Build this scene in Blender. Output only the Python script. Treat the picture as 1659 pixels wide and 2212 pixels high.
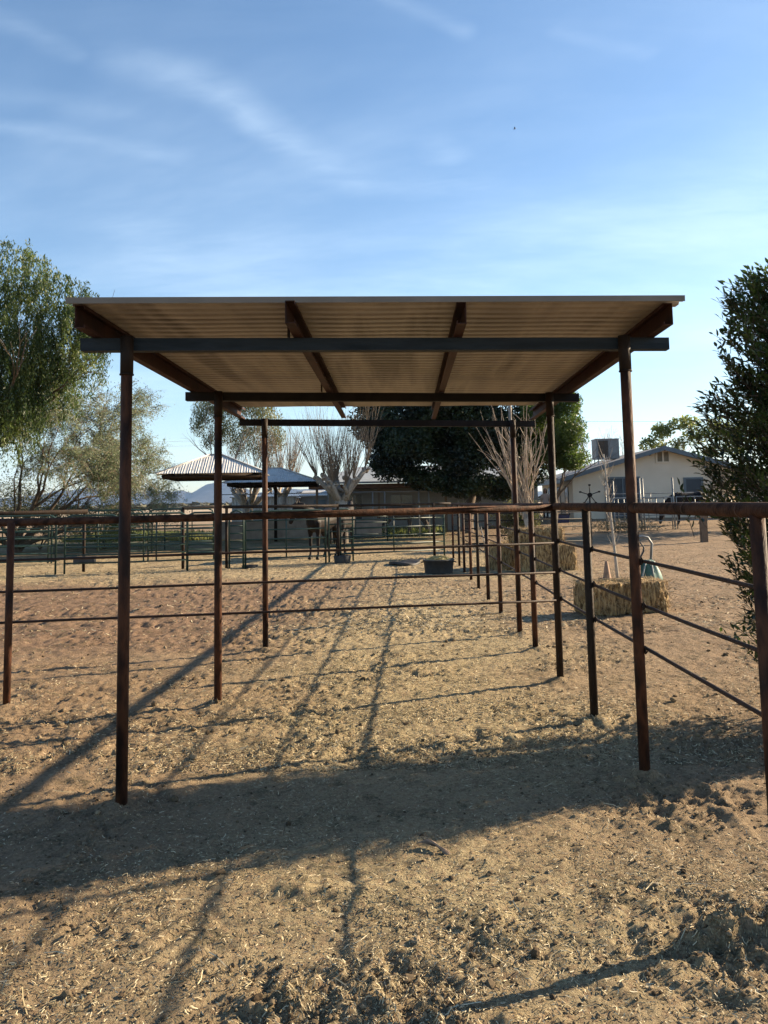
import bpy, bmesh, math, random
import numpy as np
from mathutils import Vector, Matrix
R = math.radians
random.seed(7)
scene = bpy.context.scene
for o in list(bpy.data.objects): bpy.data.objects.remove(o)
col = scene.collection

# ---------------------------------------------------------------- camera
CAMH = 1.58
cam_d = bpy.data.cameras.new('camera'); cam = bpy.data.objects.new('camera', cam_d); col.objects.link(cam)
cam_d.sensor_fit = 'VERTICAL'; cam_d.sensor_height = 36; cam_d.sensor_width = 27
cam_d.lens = 36*1750/2212
cam_d.shift_x = 0; cam_d.shift_y = -0.08676
cam_d.clip_start = .05; cam_d.clip_end = 30000
cam.matrix_world = Matrix.Translation((0, 0, CAMH)) @ Matrix.Rotation(0.0194835, 4, 'Z') @ Matrix.Rotation(math.pi/2+R(5.6), 4, 'X') @ Matrix.Rotation(-0.0188955, 4, 'Z')
scene.camera = cam
scene.render.resolution_x = 768; scene.render.resolution_y = 1024

# ---------------------------------------------------------------- sun, sky, exposure
SUNV = Vector((2.3, 1.01, 1.0)).normalized()
SUN_EL = math.asin(SUNV.z); SUN_AZ = math.atan2(SUNV.x, SUNV.y)
sun_d = bpy.data.lights.new('sun', 'SUN'); sun_d.energy = 5.0; sun_d.angle = R(.55); sun_d.color = (1, .80, .55)
sun = bpy.data.objects.new('sun', sun_d); col.objects.link(sun)
sun.rotation_euler = SUNV.to_track_quat('Z', 'Y').to_euler()
scene.view_settings.view_transform = 'Standard'; scene.view_settings.look = 'None'
scene.view_settings.exposure = 1.6; scene.view_settings.gamma = 1.0
world = bpy.data.worlds.new('World'); scene.world = world; world.use_nodes = True
# cirrus strokes on the cloud deck (gnomonic plane of the sky): x1, y1, x2, y2, half width, strength
STREAKS = [(-0.459,1.362,-0.311,1.486,0.037,0.4),(-0.311,1.486,-0.210,1.668,0.039,0.5),(-0.210,1.668,-0.068,1.826,0.045,0.36),(-0.068,1.826,0.196,1.882,0.045,0.32),
 (-0.825,1.505,-0.475,1.690,0.020,0.3),(-0.011,1.226,0.120,1.296,0.009,0.3),(0.279,1.311,0.460,1.395,0.009,0.24),(-0.666,1.205,-0.544,1.327,0.015,0.24),(-0.663,2.020,-0.600,2.337,0.122,0.36),
 (0.833,1.936,0.943,1.908,0.164,0.5),(0.125,2.269,0.736,2.122,0.255,0.34),(0.088,1.667,0.116,1.724,0.025,0.25),(-0.653,2.330,-0.452,2.288,0.220,0.35),(-0.764,1.422,-0.525,1.535,0.029,0.16)]
def build_world():
    nt = world.node_tree; N = nt.nodes; L = nt.links; N.clear()
    def nd(t, **k):
        n = N.new(t)
        for a, b in k.items(): setattr(n, a, b)
        return n
    out = nd('ShaderNodeOutputWorld'); bg = nd('ShaderNodeBackground'); L.new(bg.outputs[0], out.inputs[0])
    sky = nd('ShaderNodeTexSky', sky_type='NISHITA', sun_disc=False, sun_elevation=SUN_EL, sun_rotation=SUN_AZ)
    sky.altitude = 0; sky.air_density = 1.0; sky.dust_density = 0.3; sky.ozone_density = 2.2
    bg.inputs[1].default_value = 0.068
    tc = nd('ShaderNodeTexCoord'); sp = nd('ShaderNodeSeparateXYZ'); L.new(tc.outputs['Generated'], sp.inputs[0])
    def mth(op, a, b=None, c=None):
        n = nd('ShaderNodeMath', operation=op)
        for i, v in enumerate((a, b, c)):
            if v is None: continue
            if isinstance(v, (int, float)): n.inputs[i].default_value = v
            else: L.new(v, n.inputs[i])
        return n.outputs[0]
    zc = mth('MAXIMUM', sp.outputs[2], 0.0)
    den = mth('ADD', zc, 0.13)
    px = mth('DIVIDE', sp.outputs[0], den); py = mth('DIVIDE', sp.outputs[1], den)
    cb = nd('ShaderNodeCombineXYZ'); L.new(px, cb.inputs[0]); L.new(py, cb.inputs[1])
    def layer(rot, scl, seed, lo, hi, nscale, detail=9, dist=.6, rough=.62):
        m = nd('ShaderNodeMapping'); m.inputs['Rotation'].default_value = (0, 0, R(rot)); m.inputs['Scale'].default_value = scl
        m.inputs['Location'].default_value = (seed, seed*.37, seed*1.3)
        L.new(cb.outputs[0], m.inputs[0])
        n = nd('ShaderNodeTexNoise'); n.inputs['Scale'].default_value = nscale; n.inputs['Detail'].default_value = detail
        n.inputs['Roughness'].default_value = rough; n.inputs['Distortion'].default_value = dist
        L.new(m.outputs[0], n.inputs['Vector'])
        r = nd('ShaderNodeMapRange', interpolation_type='SMOOTHSTEP'); r.inputs[1].default_value = lo; r.inputs[2].default_value = hi
        L.new(n.outputs[0], r.inputs[0]); return r.outputs[0]
    a = layer(30, (.26, 1.25, 1), 3.1, .52, .86, 1.25, dist=.9)          # long streaks
    b = layer(35, (.5, .9, 1), 8.4, .44, .80, .8, detail=6, dist=.3)     # broad veils
    c = layer(22, (.13, 2.4, 1), 5.7, .57, .82, 1.0, dist=.5)            # thin filaments
    low = nd('ShaderNodeMapRange', interpolation_type='SMOOTHSTEP'); low.inputs[1].default_value = .70; low.inputs[2].default_value = .12
    L.new(zc, low.inputs[0])
    s1 = mth('MULTIPLY', a, .06); s2 = mth('MULTIPLY', b, mth('ADD', mth('MULTIPLY', low.outputs[0], .42), .01)); s3 = mth('MULTIPLY', c, .07)
    veil = mth('MULTIPLY', low.outputs[0], .08)
    # wisps of cirrus: soft strokes across the cloud deck, frayed by noise
    wn = nd('ShaderNodeTexNoise'); wn.inputs['Scale'].default_value = 2.6; wn.inputs['Detail'].default_value = 7
    L.new(cb.outputs[0], wn.inputs['Vector'])
    ws = nd('ShaderNodeVectorMath', operation='MULTIPLY_ADD'); L.new(wn.outputs['Color'], ws.inputs[0]); ws.inputs[1].default_value = (.16,.16,0); L.new(cb.outputs[0], ws.inputs[2])
    wo = nd('ShaderNodeVectorMath', operation='SUBTRACT'); L.new(ws.outputs[0], wo.inputs[0]); wo.inputs[1].default_value = (.08,.08,0)
    P = wo.outputs[0]; acc = None
    for (x1,y1,x2,y2,w,st) in STREAKS:
        dx, dy = x2-x1, y2-y1; l2 = dx*dx+dy*dy
        a_ = nd('ShaderNodeVectorMath', operation='SUBTRACT'); L.new(P, a_.inputs[0]); a_.inputs[1].default_value = (x1,y1,0)
        d_ = nd('ShaderNodeVectorMath', operation='DOT_PRODUCT'); L.new(a_.outputs[0], d_.inputs[0]); d_.inputs[1].default_value = (dx/l2,dy/l2,0)
        t_ = nd('ShaderNodeClamp'); L.new(d_.outputs['Value'], t_.inputs[0])
        q_ = nd('ShaderNodeVectorMath', operation='SCALE'); q_.inputs[0].default_value = (dx,dy,0); L.new(t_.outputs[0], q_.inputs['Scale'])
        e_ = nd('ShaderNodeVectorMath', operation='DISTANCE'); L.new(a_.outputs[0], e_.inputs[0]); L.new(q_.outputs[0], e_.inputs[1])
        m_ = nd('ShaderNodeMapRange', interpolation_type='SMOOTHSTEP'); L.new(e_.outputs['Value'], m_.inputs[0]); m_.inputs[1].default_value = w*2.0+.015; m_.inputs[2].default_value = -w*.3; m_.inputs[4].default_value = st*.36
        acc = m_.outputs[0] if acc is None else mth('MAXIMUM', acc, m_.outputs[0])
    fr = layer(52, (1.1, 3.2, 1), 2.2, .30, .66, 3.0, detail=8, dist=.5)
    veil = mth('ADD', veil, mth('MULTIPLY', acc, mth('ADD', mth('MULTIPLY', fr, .62), .30)))
    tot = mth('MINIMUM', mth('ADD', mth('ADD', s1, s2), mth('ADD', s3, veil)), .85)
    mix = nd('ShaderNodeMix', data_type='RGBA'); L.new(tot, mix.inputs[0]); L.new(sky.outputs[0], mix.inputs[6])
    hs = nd('ShaderNodeHueSaturation'); hs.inputs['Saturation'].default_value = 1.12; L.new(sky.outputs[0], hs.inputs['Color']); L.new(hs.outputs[0], mix.inputs[6])
    mix.inputs[7].default_value = (6.0, 7.2, 8.2, 1)
    L.new(mix.outputs[2], bg.inputs[0])
build_world()

# ---------------------------------------------------------------- helpers
def tag(o, label=None, cat=None, group=None, kind=None):
    if label: o['label'] = label
    if cat: o['category'] = cat
    if group: o['group'] = group
    if kind: o['kind'] = kind
    return o
def empty(name, loc=(0,0,0), label=None, cat=None, group=None, rz=0):
    o = bpy.data.objects.new(name, None); col.objects.link(o); o.location = loc; o.rotation_euler = (0,0,rz)
    return tag(o, label, cat, group)
def link(name, me, parent=None, mats=None):
    o = bpy.data.objects.new(name, me); col.objects.link(o)
    if mats is not None:
        for m in (mats if isinstance(mats, (list, tuple)) else [mats]): me.materials.append(m)
    if parent: o.parent = parent
    return o
def copy_tree(o, parent=None):
    c = o.copy(); col.objects.link(c); c.parent = parent
    for ch in [x for x in bpy.data.objects if x.parent == o]: copy_tree(ch, c)
    return c

class MB:
    def __init__(s): s.v = []; s.f = []; s.sm = []
    def add(s, vs, fs, smooth=False):
        b = len(s.v); s.v += [tuple(p) for p in vs]; s.f += [tuple(i+b for i in f) for f in fs]; s.sm += [smooth]*len(fs); return s
    def box(s, x0, x1, y0, y1, z0, z1, M=None):
        vs = [Vector((x,y,z)) for z in (z0,z1) for y in (y0,y1) for x in (x0,x1)]
        if M: vs = [M@p for p in vs]
        return s.add(vs, [(0,2,3,1),(4,5,7,6),(0,1,5,4),(2,6,7,3),(0,4,6,2),(1,3,7,5)])
    def hexa(s, a, b):   # two quads (4 pts each)
        return s.add(list(a)+list(b), [(3,2,1,0),(4,5,6,7),(0,1,5,4),(1,2,6,5),(2,3,7,6),(3,0,4,7)])
    def tube(s, pts, r, n=8, caps=True, ry=None, up=None):
        pts = [Vector(p) for p in pts]; m = len(pts)
        rs = r if isinstance(r, (list, tuple)) else [r]*m
        rz = ry if isinstance(ry, (list, tuple)) else ([ry]*m if ry else rs)
        vs = []; ref = Vector(up) if up else None
        for i, p in enumerate(pts):
            t = (pts[min(i+1,m-1)]-pts[max(i-1,0)])
            if t.length < 1e-9: t = Vector((0,0,1))
            t.normalize()
            if ref is None: ref = Vector((0,0,1)) if abs(t.z) < .9 else Vector((1,0,0))
            a = ref - t*ref.dot(t)
            if a.length < 1e-4: a = t.orthogonal()
            a.normalize(); b = t.cross(a)
            if not up: ref = a
            for k in range(n):
                w = 2*math.pi*k/n
                vs.append(p + b*(math.cos(w)*rs[i]) + a*(math.sin(w)*rz[i]))
        fs = [(i*n+k, i*n+(k+1)%n, (i+1)*n+(k+1)%n, (i+1)*n+k) for i in range(m-1) for k in range(n)]
        s.add(vs, fs, True)
        if caps:
            b = len(s.v)-len(vs)
            s.f.append(tuple(b+k for k in reversed(range(n)))); s.sm.append(False)
            s.f.append(tuple(b+(m-1)*n+k for k in range(n))); s.sm.append(False)
        return s
    def lathe(s, c, prof, n=24, sx=1, sy=1):
        vs = [Vector((c[0]+r*math.cos(2*math.pi*k/n)*sx, c[1]+r*math.sin(2*math.pi*k/n)*sy, c[2]+z)) for r, z in prof for k in range(n)]
        fs = [(i*n+k, i*n+(k+1)%n, (i+1)*n+(k+1)%n, (i+1)*n+k) for i in range(len(prof)-1) for k in range(n)]
        return s.add(vs, fs, True)
    def ball(s, c, rx, ry, rz, n=10, m=7):
        prof = [(math.sin(math.pi*i/m), -math.cos(math.pi*i/m)) for i in range(m+1)]
        vs = [Vector((c[0]+max(a,.001)*math.cos(2*math.pi*k/n)*rx, c[1]+max(a,.001)*math.sin(2*math.pi*k/n)*ry, c[2]+b*rz)) for a, b in prof for k in range(n)]
        fs = [(i*n+k, i*n+(k+1)%n, (i+1)*n+(k+1)%n, (i+1)*n+k) for i in range(m) for k in range(n)]
        return s.add(vs, fs, True)
    def build(s, name, mats=None, parent=None, label=None, cat=None, group=None, kind=None):
        me = bpy.data.meshes.new(name); me.from_pydata(s.v, [], s.f)
        me.polygons.foreach_set('use_smooth', s.sm); me.update()
        o = link(name, me, parent, mats)
        return tag(o, label, cat, group, kind)

def np_mesh(name, V, F, mats, parent=None, smooth=False, attrs=None, **k):
    """V (n,3) float, F (m,k) int"""
    me = bpy.data.meshes.new(name); nF, w = F.shape
    me.vertices.add(len(V)); me.vertices.foreach_set('co', np.ascontiguousarray(V, np.float32).ravel())
    me.loops.add(nF*w); me.loops.foreach_set('vertex_index', np.ascontiguousarray(F, np.int32).ravel())
    me.polygons.add(nF); me.polygons.foreach_set('loop_start', np.arange(0, nF*w, w, dtype=np.int32))
    me.polygons.foreach_set('use_smooth', np.full(nF, smooth)); me.update(calc_edges=True)
    if attrs:
        for an, av in attrs.items():
            at = me.attributes.new(an, 'FLOAT', 'POINT'); at.data.foreach_set('value', np.ascontiguousarray(av, np.float32))
    o = link(name, me, parent, mats); return tag(o, **k)

# value noise / fbm (numpy)
def _h(ix, iy, s):
    n = (ix.astype(np.int64)*374761393 + iy.astype(np.int64)*668265263 + s*1442695041) & 0x7fffffff
    n = (n ^ (n >> 13))*1274126177 & 0x7fffffff
    n = n ^ (n >> 16)
    return (n & 0xffff)/65535.0
def vn(x, y, s=0):
    x0 = np.floor(x); y0 = np.floor(y); fx = x-x0; fy = y-y0
    fx = fx*fx*(3-2*fx); fy = fy*fy*(3-2*fy)
    a = _h(x0,y0,s); b = _h(x0+1,y0,s); c = _h(x0,y0+1,s); d = _h(x0+1,y0+1,s)
    return (a*(1-fx)+b*fx)*(1-fy)+(c*(1-fx)+d*fx)*fy
def fbm(x, y, s=0, o=4, g=.5):
    t = 0; a = 1; n = 0
    for i in range(o):
        t = t+a*vn(x*2**i+i*17.3, y*2**i-i*9.1, s+i); n += a; a *= g
    return t/n
def sst(x, a, b):
    t = np.clip((x-a)/(b-a), 0, 1); return t*t*(3-2*t)
def gauss(x, y, cx, cy, sx, sy): return np.exp(-((x-cx)/sx)**2-((y-cy)/sy)**2)

# ---------------------------------------------------------------- materials
def newmat(name):
    m = bpy.data.materials.new(name); m.use_nodes = True
    nt = m.node_tree; return m, nt, nt.nodes['Principled BSDF']
def mat(name, cols, scale=8, rough=.7, metal=0, bump=0, bscale=None, detail=5, vec='Object', stretch=(1,1,1), spec=.4, lo=.3, hi=.7, rvar=0, dist=0):
    m, nt, p = newmat(name); N = nt.nodes; L = nt.links
    tc = N.new('ShaderNodeTexCoord'); mp = N.new('ShaderNodeMapping'); mp.inputs['Scale'].default_value = stretch
    L.new(tc.outputs[vec], mp.inputs[0])
    n = N.new('ShaderNodeTexNoise'); n.inputs['Scale'].default_value = scale; n.inputs['Detail'].default_value = detail; n.inputs['Distortion'].default_value = dist
    L.new(mp.outputs[0], n.inputs['Vector'])
    if len(cols) > 1:
        r = N.new('ShaderNodeValToRGB'); L.new(n.outputs[0], r.inputs[0]); e = r.color_ramp.elements
        e[0].position = lo; e[0].color = (*cols[0], 1); e[1].position = hi; e[1].color = (*cols[-1], 1)
        for i, c in enumerate(cols[1:-1]):
            q = e.new(lo+(hi-lo)*(i+1)/(len(cols)-1)); q.color = (*c, 1)
        L.new(r.outputs[0], p.inputs['Base Color'])
    else: p.inputs['Base Color'].default_value = (*cols[0], 1)
    p.inputs['Roughness'].default_value = rough; p.inputs['Metallic'].default_value = metal; p.inputs['Specular IOR Level'].default_value = spec
    if rvar:
        mr = N.new('ShaderNodeMapRange'); mr.inputs[3].default_value = rough-rvar; mr.inputs[4].default_value = rough+rvar
        L.new(n.outputs[0], mr.inputs[0]); L.new(mr.outputs[0], p.inputs['Roughness'])
    if bump:
        n2 = N.new('ShaderNodeTexNoise'); n2.inputs['Scale'].default_value = bscale or scale*4; n2.inputs['Detail'].default_value = 6
        L.new(mp.outputs[0], n2.inputs['Vector'])
        b = N.new('ShaderNodeBump'); b.inputs['Strength'].default_value = bump; b.inputs['Distance'].default_value = .02
        L.new(n2.outputs[0], b.inputs['Height']); L.new(b.outputs[0], p.inputs['Normal'])
    return m
def leafmat(name, cols, trans=.35, rough=.5, scale=1.5, spec=.4, tcol=None):
    m = mat(name, cols, scale=scale, rough=rough, spec=spec, detail=6, lo=.35, hi=.65)
    nt = m.node_tree; N = nt.nodes; L = nt.links; p = N['Principled BSDF']; out = N['Material Output']
    t = N.new('ShaderNodeBsdfTranslucent'); mx = N.new('ShaderNodeMixShader'); mx.inputs[0].default_value = trans
    src = p.inputs['Base Color'].links[0].from_socket if p.inputs['Base Color'].links else None
    hs = N.new('ShaderNodeHueSaturation'); hs.inputs['Saturation'].default_value = 1.1; hs.inputs['Value'].default_value = 1.5
    if src: L.new(src, hs.inputs['Color'])
    else: hs.inputs['Color'].default_value = (*cols[0], 1)
    L.new(hs.outputs[0], t.inputs[0]); L.new(p.outputs[0], mx.inputs[1]); L.new(t.outputs[0], mx.inputs[2]); L.new(mx.outputs[0], out.inputs[0])
    return m

M = {}
M['rust'] = mat('rusty_pipe', [(.010,.006,.005),(.026,.012,.008),(.080,.032,.016),(.018,.009,.006)], scale=9, rough=.7, bump=.3, bscale=60, stretch=(1,1,.35), spec=.18, rvar=.12)
M['rust_dark'] = mat('dark_rusty_pipe', [(.008,.006,.005),(.028,.017,.011),(.014,.009,.006)], scale=8, rough=.7, bump=.3, bscale=60, stretch=(1,1,.4), spec=.18)
M['rail'] = mat('rusty_rail', [(.014,.008,.006),(.036,.016,.010),(.078,.035,.020),(.024,.012,.008)], scale=11, rough=.75, spec=.12, bump=.4, bscale=70, lo=.3, hi=.68)
M['rod'] = mat('rusty_rod', [(.018,.010,.008),(.05,.026,.018)], scale=9, rough=.65, spec=.25, bump=.2, bscale=80)
M['weld'] = mat('weld_ring', [(.14,.10,.08),(.07,.04,.03)], scale=40, rough=.5, metal=.3)
M['beam_grey'] = mat('blue_grey_steel', [(.008,.014,.020),(.022,.031,.040),(.013,.018,.022)], scale=5, rough=.65, bump=.15, bscale=30, stretch=(.5,1,3), metal=0, spec=.2)
M['rafter'] = mat('red_oxide_purlin', [(.020,.009,.007),(.05,.02,.013),(.035,.015,.010)], scale=4, rough=.65, spec=.2, bump=.1, bscale=30)
M['galv'] = mat('galvanised_sheet', [(.34,.34,.33),(.50,.49,.47),(.41,.39,.35)], scale=2.5, rough=.6, metal=.15, bump=.08, bscale=20)
M['roof_under'] = mat('tan_painted_sheet', [(.19,.17,.14),(.37,.33,.275),(.28,.25,.21)], scale=2.2, rough=.4, metal=0, bump=.05, bscale=12, stretch=(1.6,.12,1), spec=.5, lo=.36, hi=.6)
M['trim'] = mat('pale_roof_edge_trim', [(.15,.135,.115),(.21,.19,.165)], scale=3, rough=.6, spec=.2)
M['green_pipe'] = mat('dark_green_pipe', [(.012,.032,.026),(.02,.05,.04)], scale=10, rough=.5)
M['black_pipe'] = mat('black_pipe', [(.008,.007,.007),(.018,.015,.013)], scale=10, rough=.65, spec=.2)
M['silver_pipe'] = mat('silver_pipe', [(.15,.16,.165),(.27,.28,.28)], scale=6, rough=.5, metal=.4)
M['wood'] = mat('weathered_wood', [(.11,.075,.05),(.2,.14,.09)], scale=12, rough=.85, bump=.4, stretch=(4,4,.6))
M['bark_pale'] = mat('pale_bark', [(.22,.18,.14),(.36,.31,.25),(.14,.11,.085)], scale=9, rough=.85, bump=.5, stretch=(1,1,.5))
M['bark_brown'] = mat('brown_bark', [(.07,.05,.035),(.13,.095,.065)], scale=9, rough=.9, bump=.5, stretch=(1,1,.5))
M['twig'] = mat('dry_twig', [(.16,.12,.085),(.28,.22,.16)], scale=3, rough=.85)
M['twig_red'] = mat('reddish_stem', [(.20,.14,.10),(.40,.34,.27)], scale=3, rough=.8)
M['rubber'] = mat('black_rubber', [(.025,.025,.027),(.05,.048,.046)], scale=9, rough=.65)

# ---------------------------------------------------------------- ground
def base_h(x, y):
    """large landform: the yard climbs gently toward the house"""
    return .5*sst(y, 24, 44)*sst(x, 1.0, 8.0)*(1-sst(y, 90, 200))
POSTS = [(-1.51,4.42),(-1.51,6.68),(-1.51,8.98),(1.35,4.80),(1.355,6.03),(1.36,7.31),(1.375,8.72),(1.37,9.82),(-3.18,6.58)]
def masks(x, y):
    wx = fbm(x*.7, y*.7, 91, 3)-.5; wy = fbm(x*.7, y*.7, 95, 3)-.5
    xx = x+wx*1.2; yy = y+wy*1.6
    soil = sst(xx, -.2, -1.4)*sst(yy, 8.2, 9.6)*(1-sst(yy, 17, 19))          # reddish tilled band, left
    soil = np.maximum(soil, .8*gauss(xx, yy, -3.2, 12.5, 3.5, 3))
    straw = gauss(xx, yy, .1, 10, 1.5, 5)*1.25 + .75*sst(yy, 15.5, 18)*(1-sst(yy, 24, 30))*(1-sst(xx, 2.5, 5)) + .75*gauss(xx, yy, .5, 3.1, 1.5, 1.0)+.6*gauss(xx,yy,.1,6.2,1.5,1.6)
    straw = np.clip(straw*(.55+.9*fbm(x*1.3, y*1.3, 12, 4)), 0, 1)
    rough = np.clip(1.2*sst(fbm(x*1.1, y*1.1, 33, 3), .43, .66)*(1-.6*sst(yy, 4.0, 5.2)) + gauss(x, y, 1.25, 3.05, .38, .3)*1.5 + gauss(x,y,1.45,4.45,.45,.35), 0, 1.4)
    green = sst(yy, 27, 32)*(1-sst(yy, 40, 44))*sst(-xx, -3.5, -1)*.8
    return soil, straw, rough, green
def ground_z(x, y):
    x = np.asarray(x, float); y = np.asarray(y, float)
    soil, straw, rough, green = masks(x, y)
    near = 1-sst(y, 30, 60)
    z = base_h(x, y)
    d = np.hypot(x, y)
    z = z + near*(.05*(fbm(x*.45, y*.45, 3, 3)-.5)*sst(y, 2, 6))
    # trodden, hoof-pocked dirt
    n1 = fbm(x*5.5, y*5.5, 21, 3); n2 = fbm(x*15, y*15, 27, 3); n3 = fbm(x*38, y*38, 41, 2)
    ridg = 1-np.abs(2*fbm(x*7, y*7, 61, 3)-1)
    z = z + near*((n1-.5)*(.018+.045*rough+.034*soil) + (n2-.5)*(.017+.05*rough+.030*soil) + (n3-.5)*(.013+.024*rough))
    z = z - near*rough*.016*sst(ridg, .80, .97)
    # furrows from turning tyres in the left of the pen
    fu = np.sin(y*9.0 + 2.0*np.sin(x*.8) + fbm(x*2, y*2, 5, 2)*3)
    z = z + soil*near*.016*fu*sst(y, 9, 11)
    # tyre tread, lower left-centre
    a = R(38); tx = (x+.72)*math.cos(a)+(y-3.05)*math.sin(a); ty = -(x+.72)*math.sin(a)+(y-3.05)*math.cos(a)
    tm = np.exp(-(tx/.2)**4)*np.exp(-(ty/.7)**4)
    z = z + tm*.008*np.sin(ty*60+np.sign(tx)*tx*22)*sst(fbm(x*3,y*3,77,2), .3, .55)
    # small mounds kicked up round the posts, and the dug heap at right
    for px, py in POSTS:
        z = z + .045*gauss(x, y, px+.01, py-.01, .13, .11)*(.6+.8*fbm(x*14, y*14, 8, 2))
    z = z + .075*gauss(x, y, 1.27, 3.08, .22, .16)*(.1+1.8*fbm(x*20, y*20, 9, 3))
    z = z + .03*gauss(x, y, -.42, 3.50, .22, .06)*(.3+1.5*fbm(x*16, y*16, 19, 3)) + .025*gauss(x, y, -.28, 2.72, .25, .1)*(2*fbm(x*16, y*16, 29, 3)) + .03*gauss(x, y, .2, 2.62, .3, .1)*(2*fbm(x*18, y*18, 39, 3))
    # banks by the far yard
    z = z + .10*gauss(x, y, 12, 31, 3.0, .5)*(.5+fbm(x*3, y*3, 14, 3)) + .2*gauss(x, y, 8.5, 36.5, 1.3, .8)*fbm(x*3, y*3, 15, 3)
    return z

def axis(a, b, step, g, end, far_g):
    """values from a..b at fixed step, then growing"""
    v = list(np.arange(a, b, step)); p = v[-1]; s = step
    while p < end:
        s = max(step, g*abs(p)) if abs(p) < 14 else max(step, far_g*abs(p))
        p += s; v.append(p)
    return v
def build_ground():
    pos = axis(0, 2.7, .017, .0065, 9000, .035)
    xs = np.array([-p for p in reversed(pos[1:])]+pos)
    ys = list(np.arange(2.25, 4.8, .0135)); p = ys[-1]
    while p < 9000:
        p += max(.0135, (.0042 if p < 45 else .03)*p); ys.append(p)
    back = [2.24, 2.0, 1.6, 1.1, .5, -.3, -1.5, -4, -9, -20, -60, -200]
    ys = np.array(list(reversed(back))+ys)
    X, Y = np.meshgrid(xs, ys)
    x = X.ravel(); y = Y.ravel(); z = ground_z(x, y)
    soil, straw, rough, green = masks(x, y)
    nx, ny = len(xs), len(ys)
    i = np.arange(nx-1)[None, :]; j = np.arange(ny-1)[:, None]
    a = (j*nx+i).ravel(); F = np.stack([a, a+1, a+nx+1, a+nx], 1)
    m, nt, p = newmat('trodden_dirt_ground'); N = nt.nodes; L = nt.links
    tc = N.new('ShaderNodeTexCoord')
    def noise(s, d=6, rough=.6, dist=0):
        n = N.new('ShaderNodeTexNoise'); n.inputs['Scale'].default_value = s; n.inputs['Detail'].default_value = d
        n.inputs['Roughness'].default_value = rough; n.inputs['Distortion'].default_value = dist
        L.new(tc.outputs['Object'], n.inputs['Vector']); return n.outputs[0]
    def ramp(src, a, b, ca, cb_):
        r = N.new('ShaderNodeValToRGB'); L.new(src, r.inputs[0]); e = r.color_ramp.elements
        e[0].position = a; e[1].position = b; e[0].color = (*ca, 1); e[1].color = (*cb_, 1); return r.outputs[0]
    def mixc(f, A, B):
        n = N.new('ShaderNodeMix'); n.data_type = 'RGBA'
        if isinstance(f, float): n.inputs[0].default_value = f
        else: L.new(f, n.inputs[0])
        for k, q in ((6, A), (7, B)):
            if isinstance(q, tuple): n.inputs[k].default_value = (*q, 1)
            else: L.new(q, n.inputs[k])
        return n.outputs[2]
    def mr(src, a, b, c=0., d=1.):
        n = N.new('ShaderNodeMapRange'); n.interpolation_type = 'SMOOTHSTEP'; L.new(src, n.inputs[0])
        for k, v in enumerate((a, b, c, d)): n.inputs[k+1].default_value = v
        return n.outputs[0]
    def mul(a_, b_, op='MULTIPLY'):
        n = N.new('ShaderNodeMath'); n.operation = op
        for k, v in enumerate((a_, b_)):
            if isinstance(v, float): n.inputs[k].default_value = v
            else: L.new(v, n.inputs[k])
        return n.outputs[0]
    def attr(nm):
        n = N.new('ShaderNodeAttribute'); n.attribute_name = nm; return n.outputs['Fac']
    dirt = ramp(noise(1.3, 8, .65), .32, .7, (.175,.113,.068), (.35,.245,.153))
    fine = ramp(noise(55, 4, .7), .3, .75, (.080,.053,.032), (.42,.315,.20))
    c = mixc(.55, dirt, fine)
    c = mixc(mul(attr('soil'), .75), c, ramp(noise(14, 6, .65), .3, .75, (.095,.058,.038), (.29,.19,.125)))
    st = mul(attr('straw'), mr(noise(30, 5, .7, .5), .32, .58))
    c = mixc(mul(st, .85), c, ramp(noise(90, 3, .7), .3, .7, (.23,.19,.098), (.57,.475,.29)))
    man = mul(mr(noise(3.6, 8, .75, .5), .50, .62), mr(noise(30, 5, .75), .40, .56))
    c = mixc(mul(man, .75), c, ramp(noise(70, 4, .7), .35, .7, (.03,.024,.015), (.13,.115,.065)))
    c = mixc(mul(attr('green'), mr(noise(.9, 6, .7), .35, .6)), c, ramp(noise(8, 5), .3, .7, (.045,.065,.022), (.16,.16,.07)))
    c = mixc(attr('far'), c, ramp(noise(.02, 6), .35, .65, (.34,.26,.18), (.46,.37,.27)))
    L.new(c, p.inputs['Base Color']); p.inputs['Roughness'].default_value = .95; p.inputs['Specular IOR Level'].default_value = .15
    h = mul(mul(noise(48, 6, .75), .55), mul(noise(150, 3, .7), .28), 'ADD')
    b = N.new('ShaderNodeBump'); b.inputs['Strength'].default_value = 1.0; b.inputs['Distance'].default_value = .032
    L.new(h, b.inputs['Height']); L.new(b.outputs[0], p.inputs['Normal'])
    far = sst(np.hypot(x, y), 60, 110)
    o = np_mesh('ground', np.stack([x, y, z], 1), F, m, smooth=True, attrs=dict(soil=soil, straw=straw, rough=rough, green=green, far=far), kind='structure')
build_ground()
GZ = lambda x, y: float(ground_z(np.array([x]), np.array([y]))[0])

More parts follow.
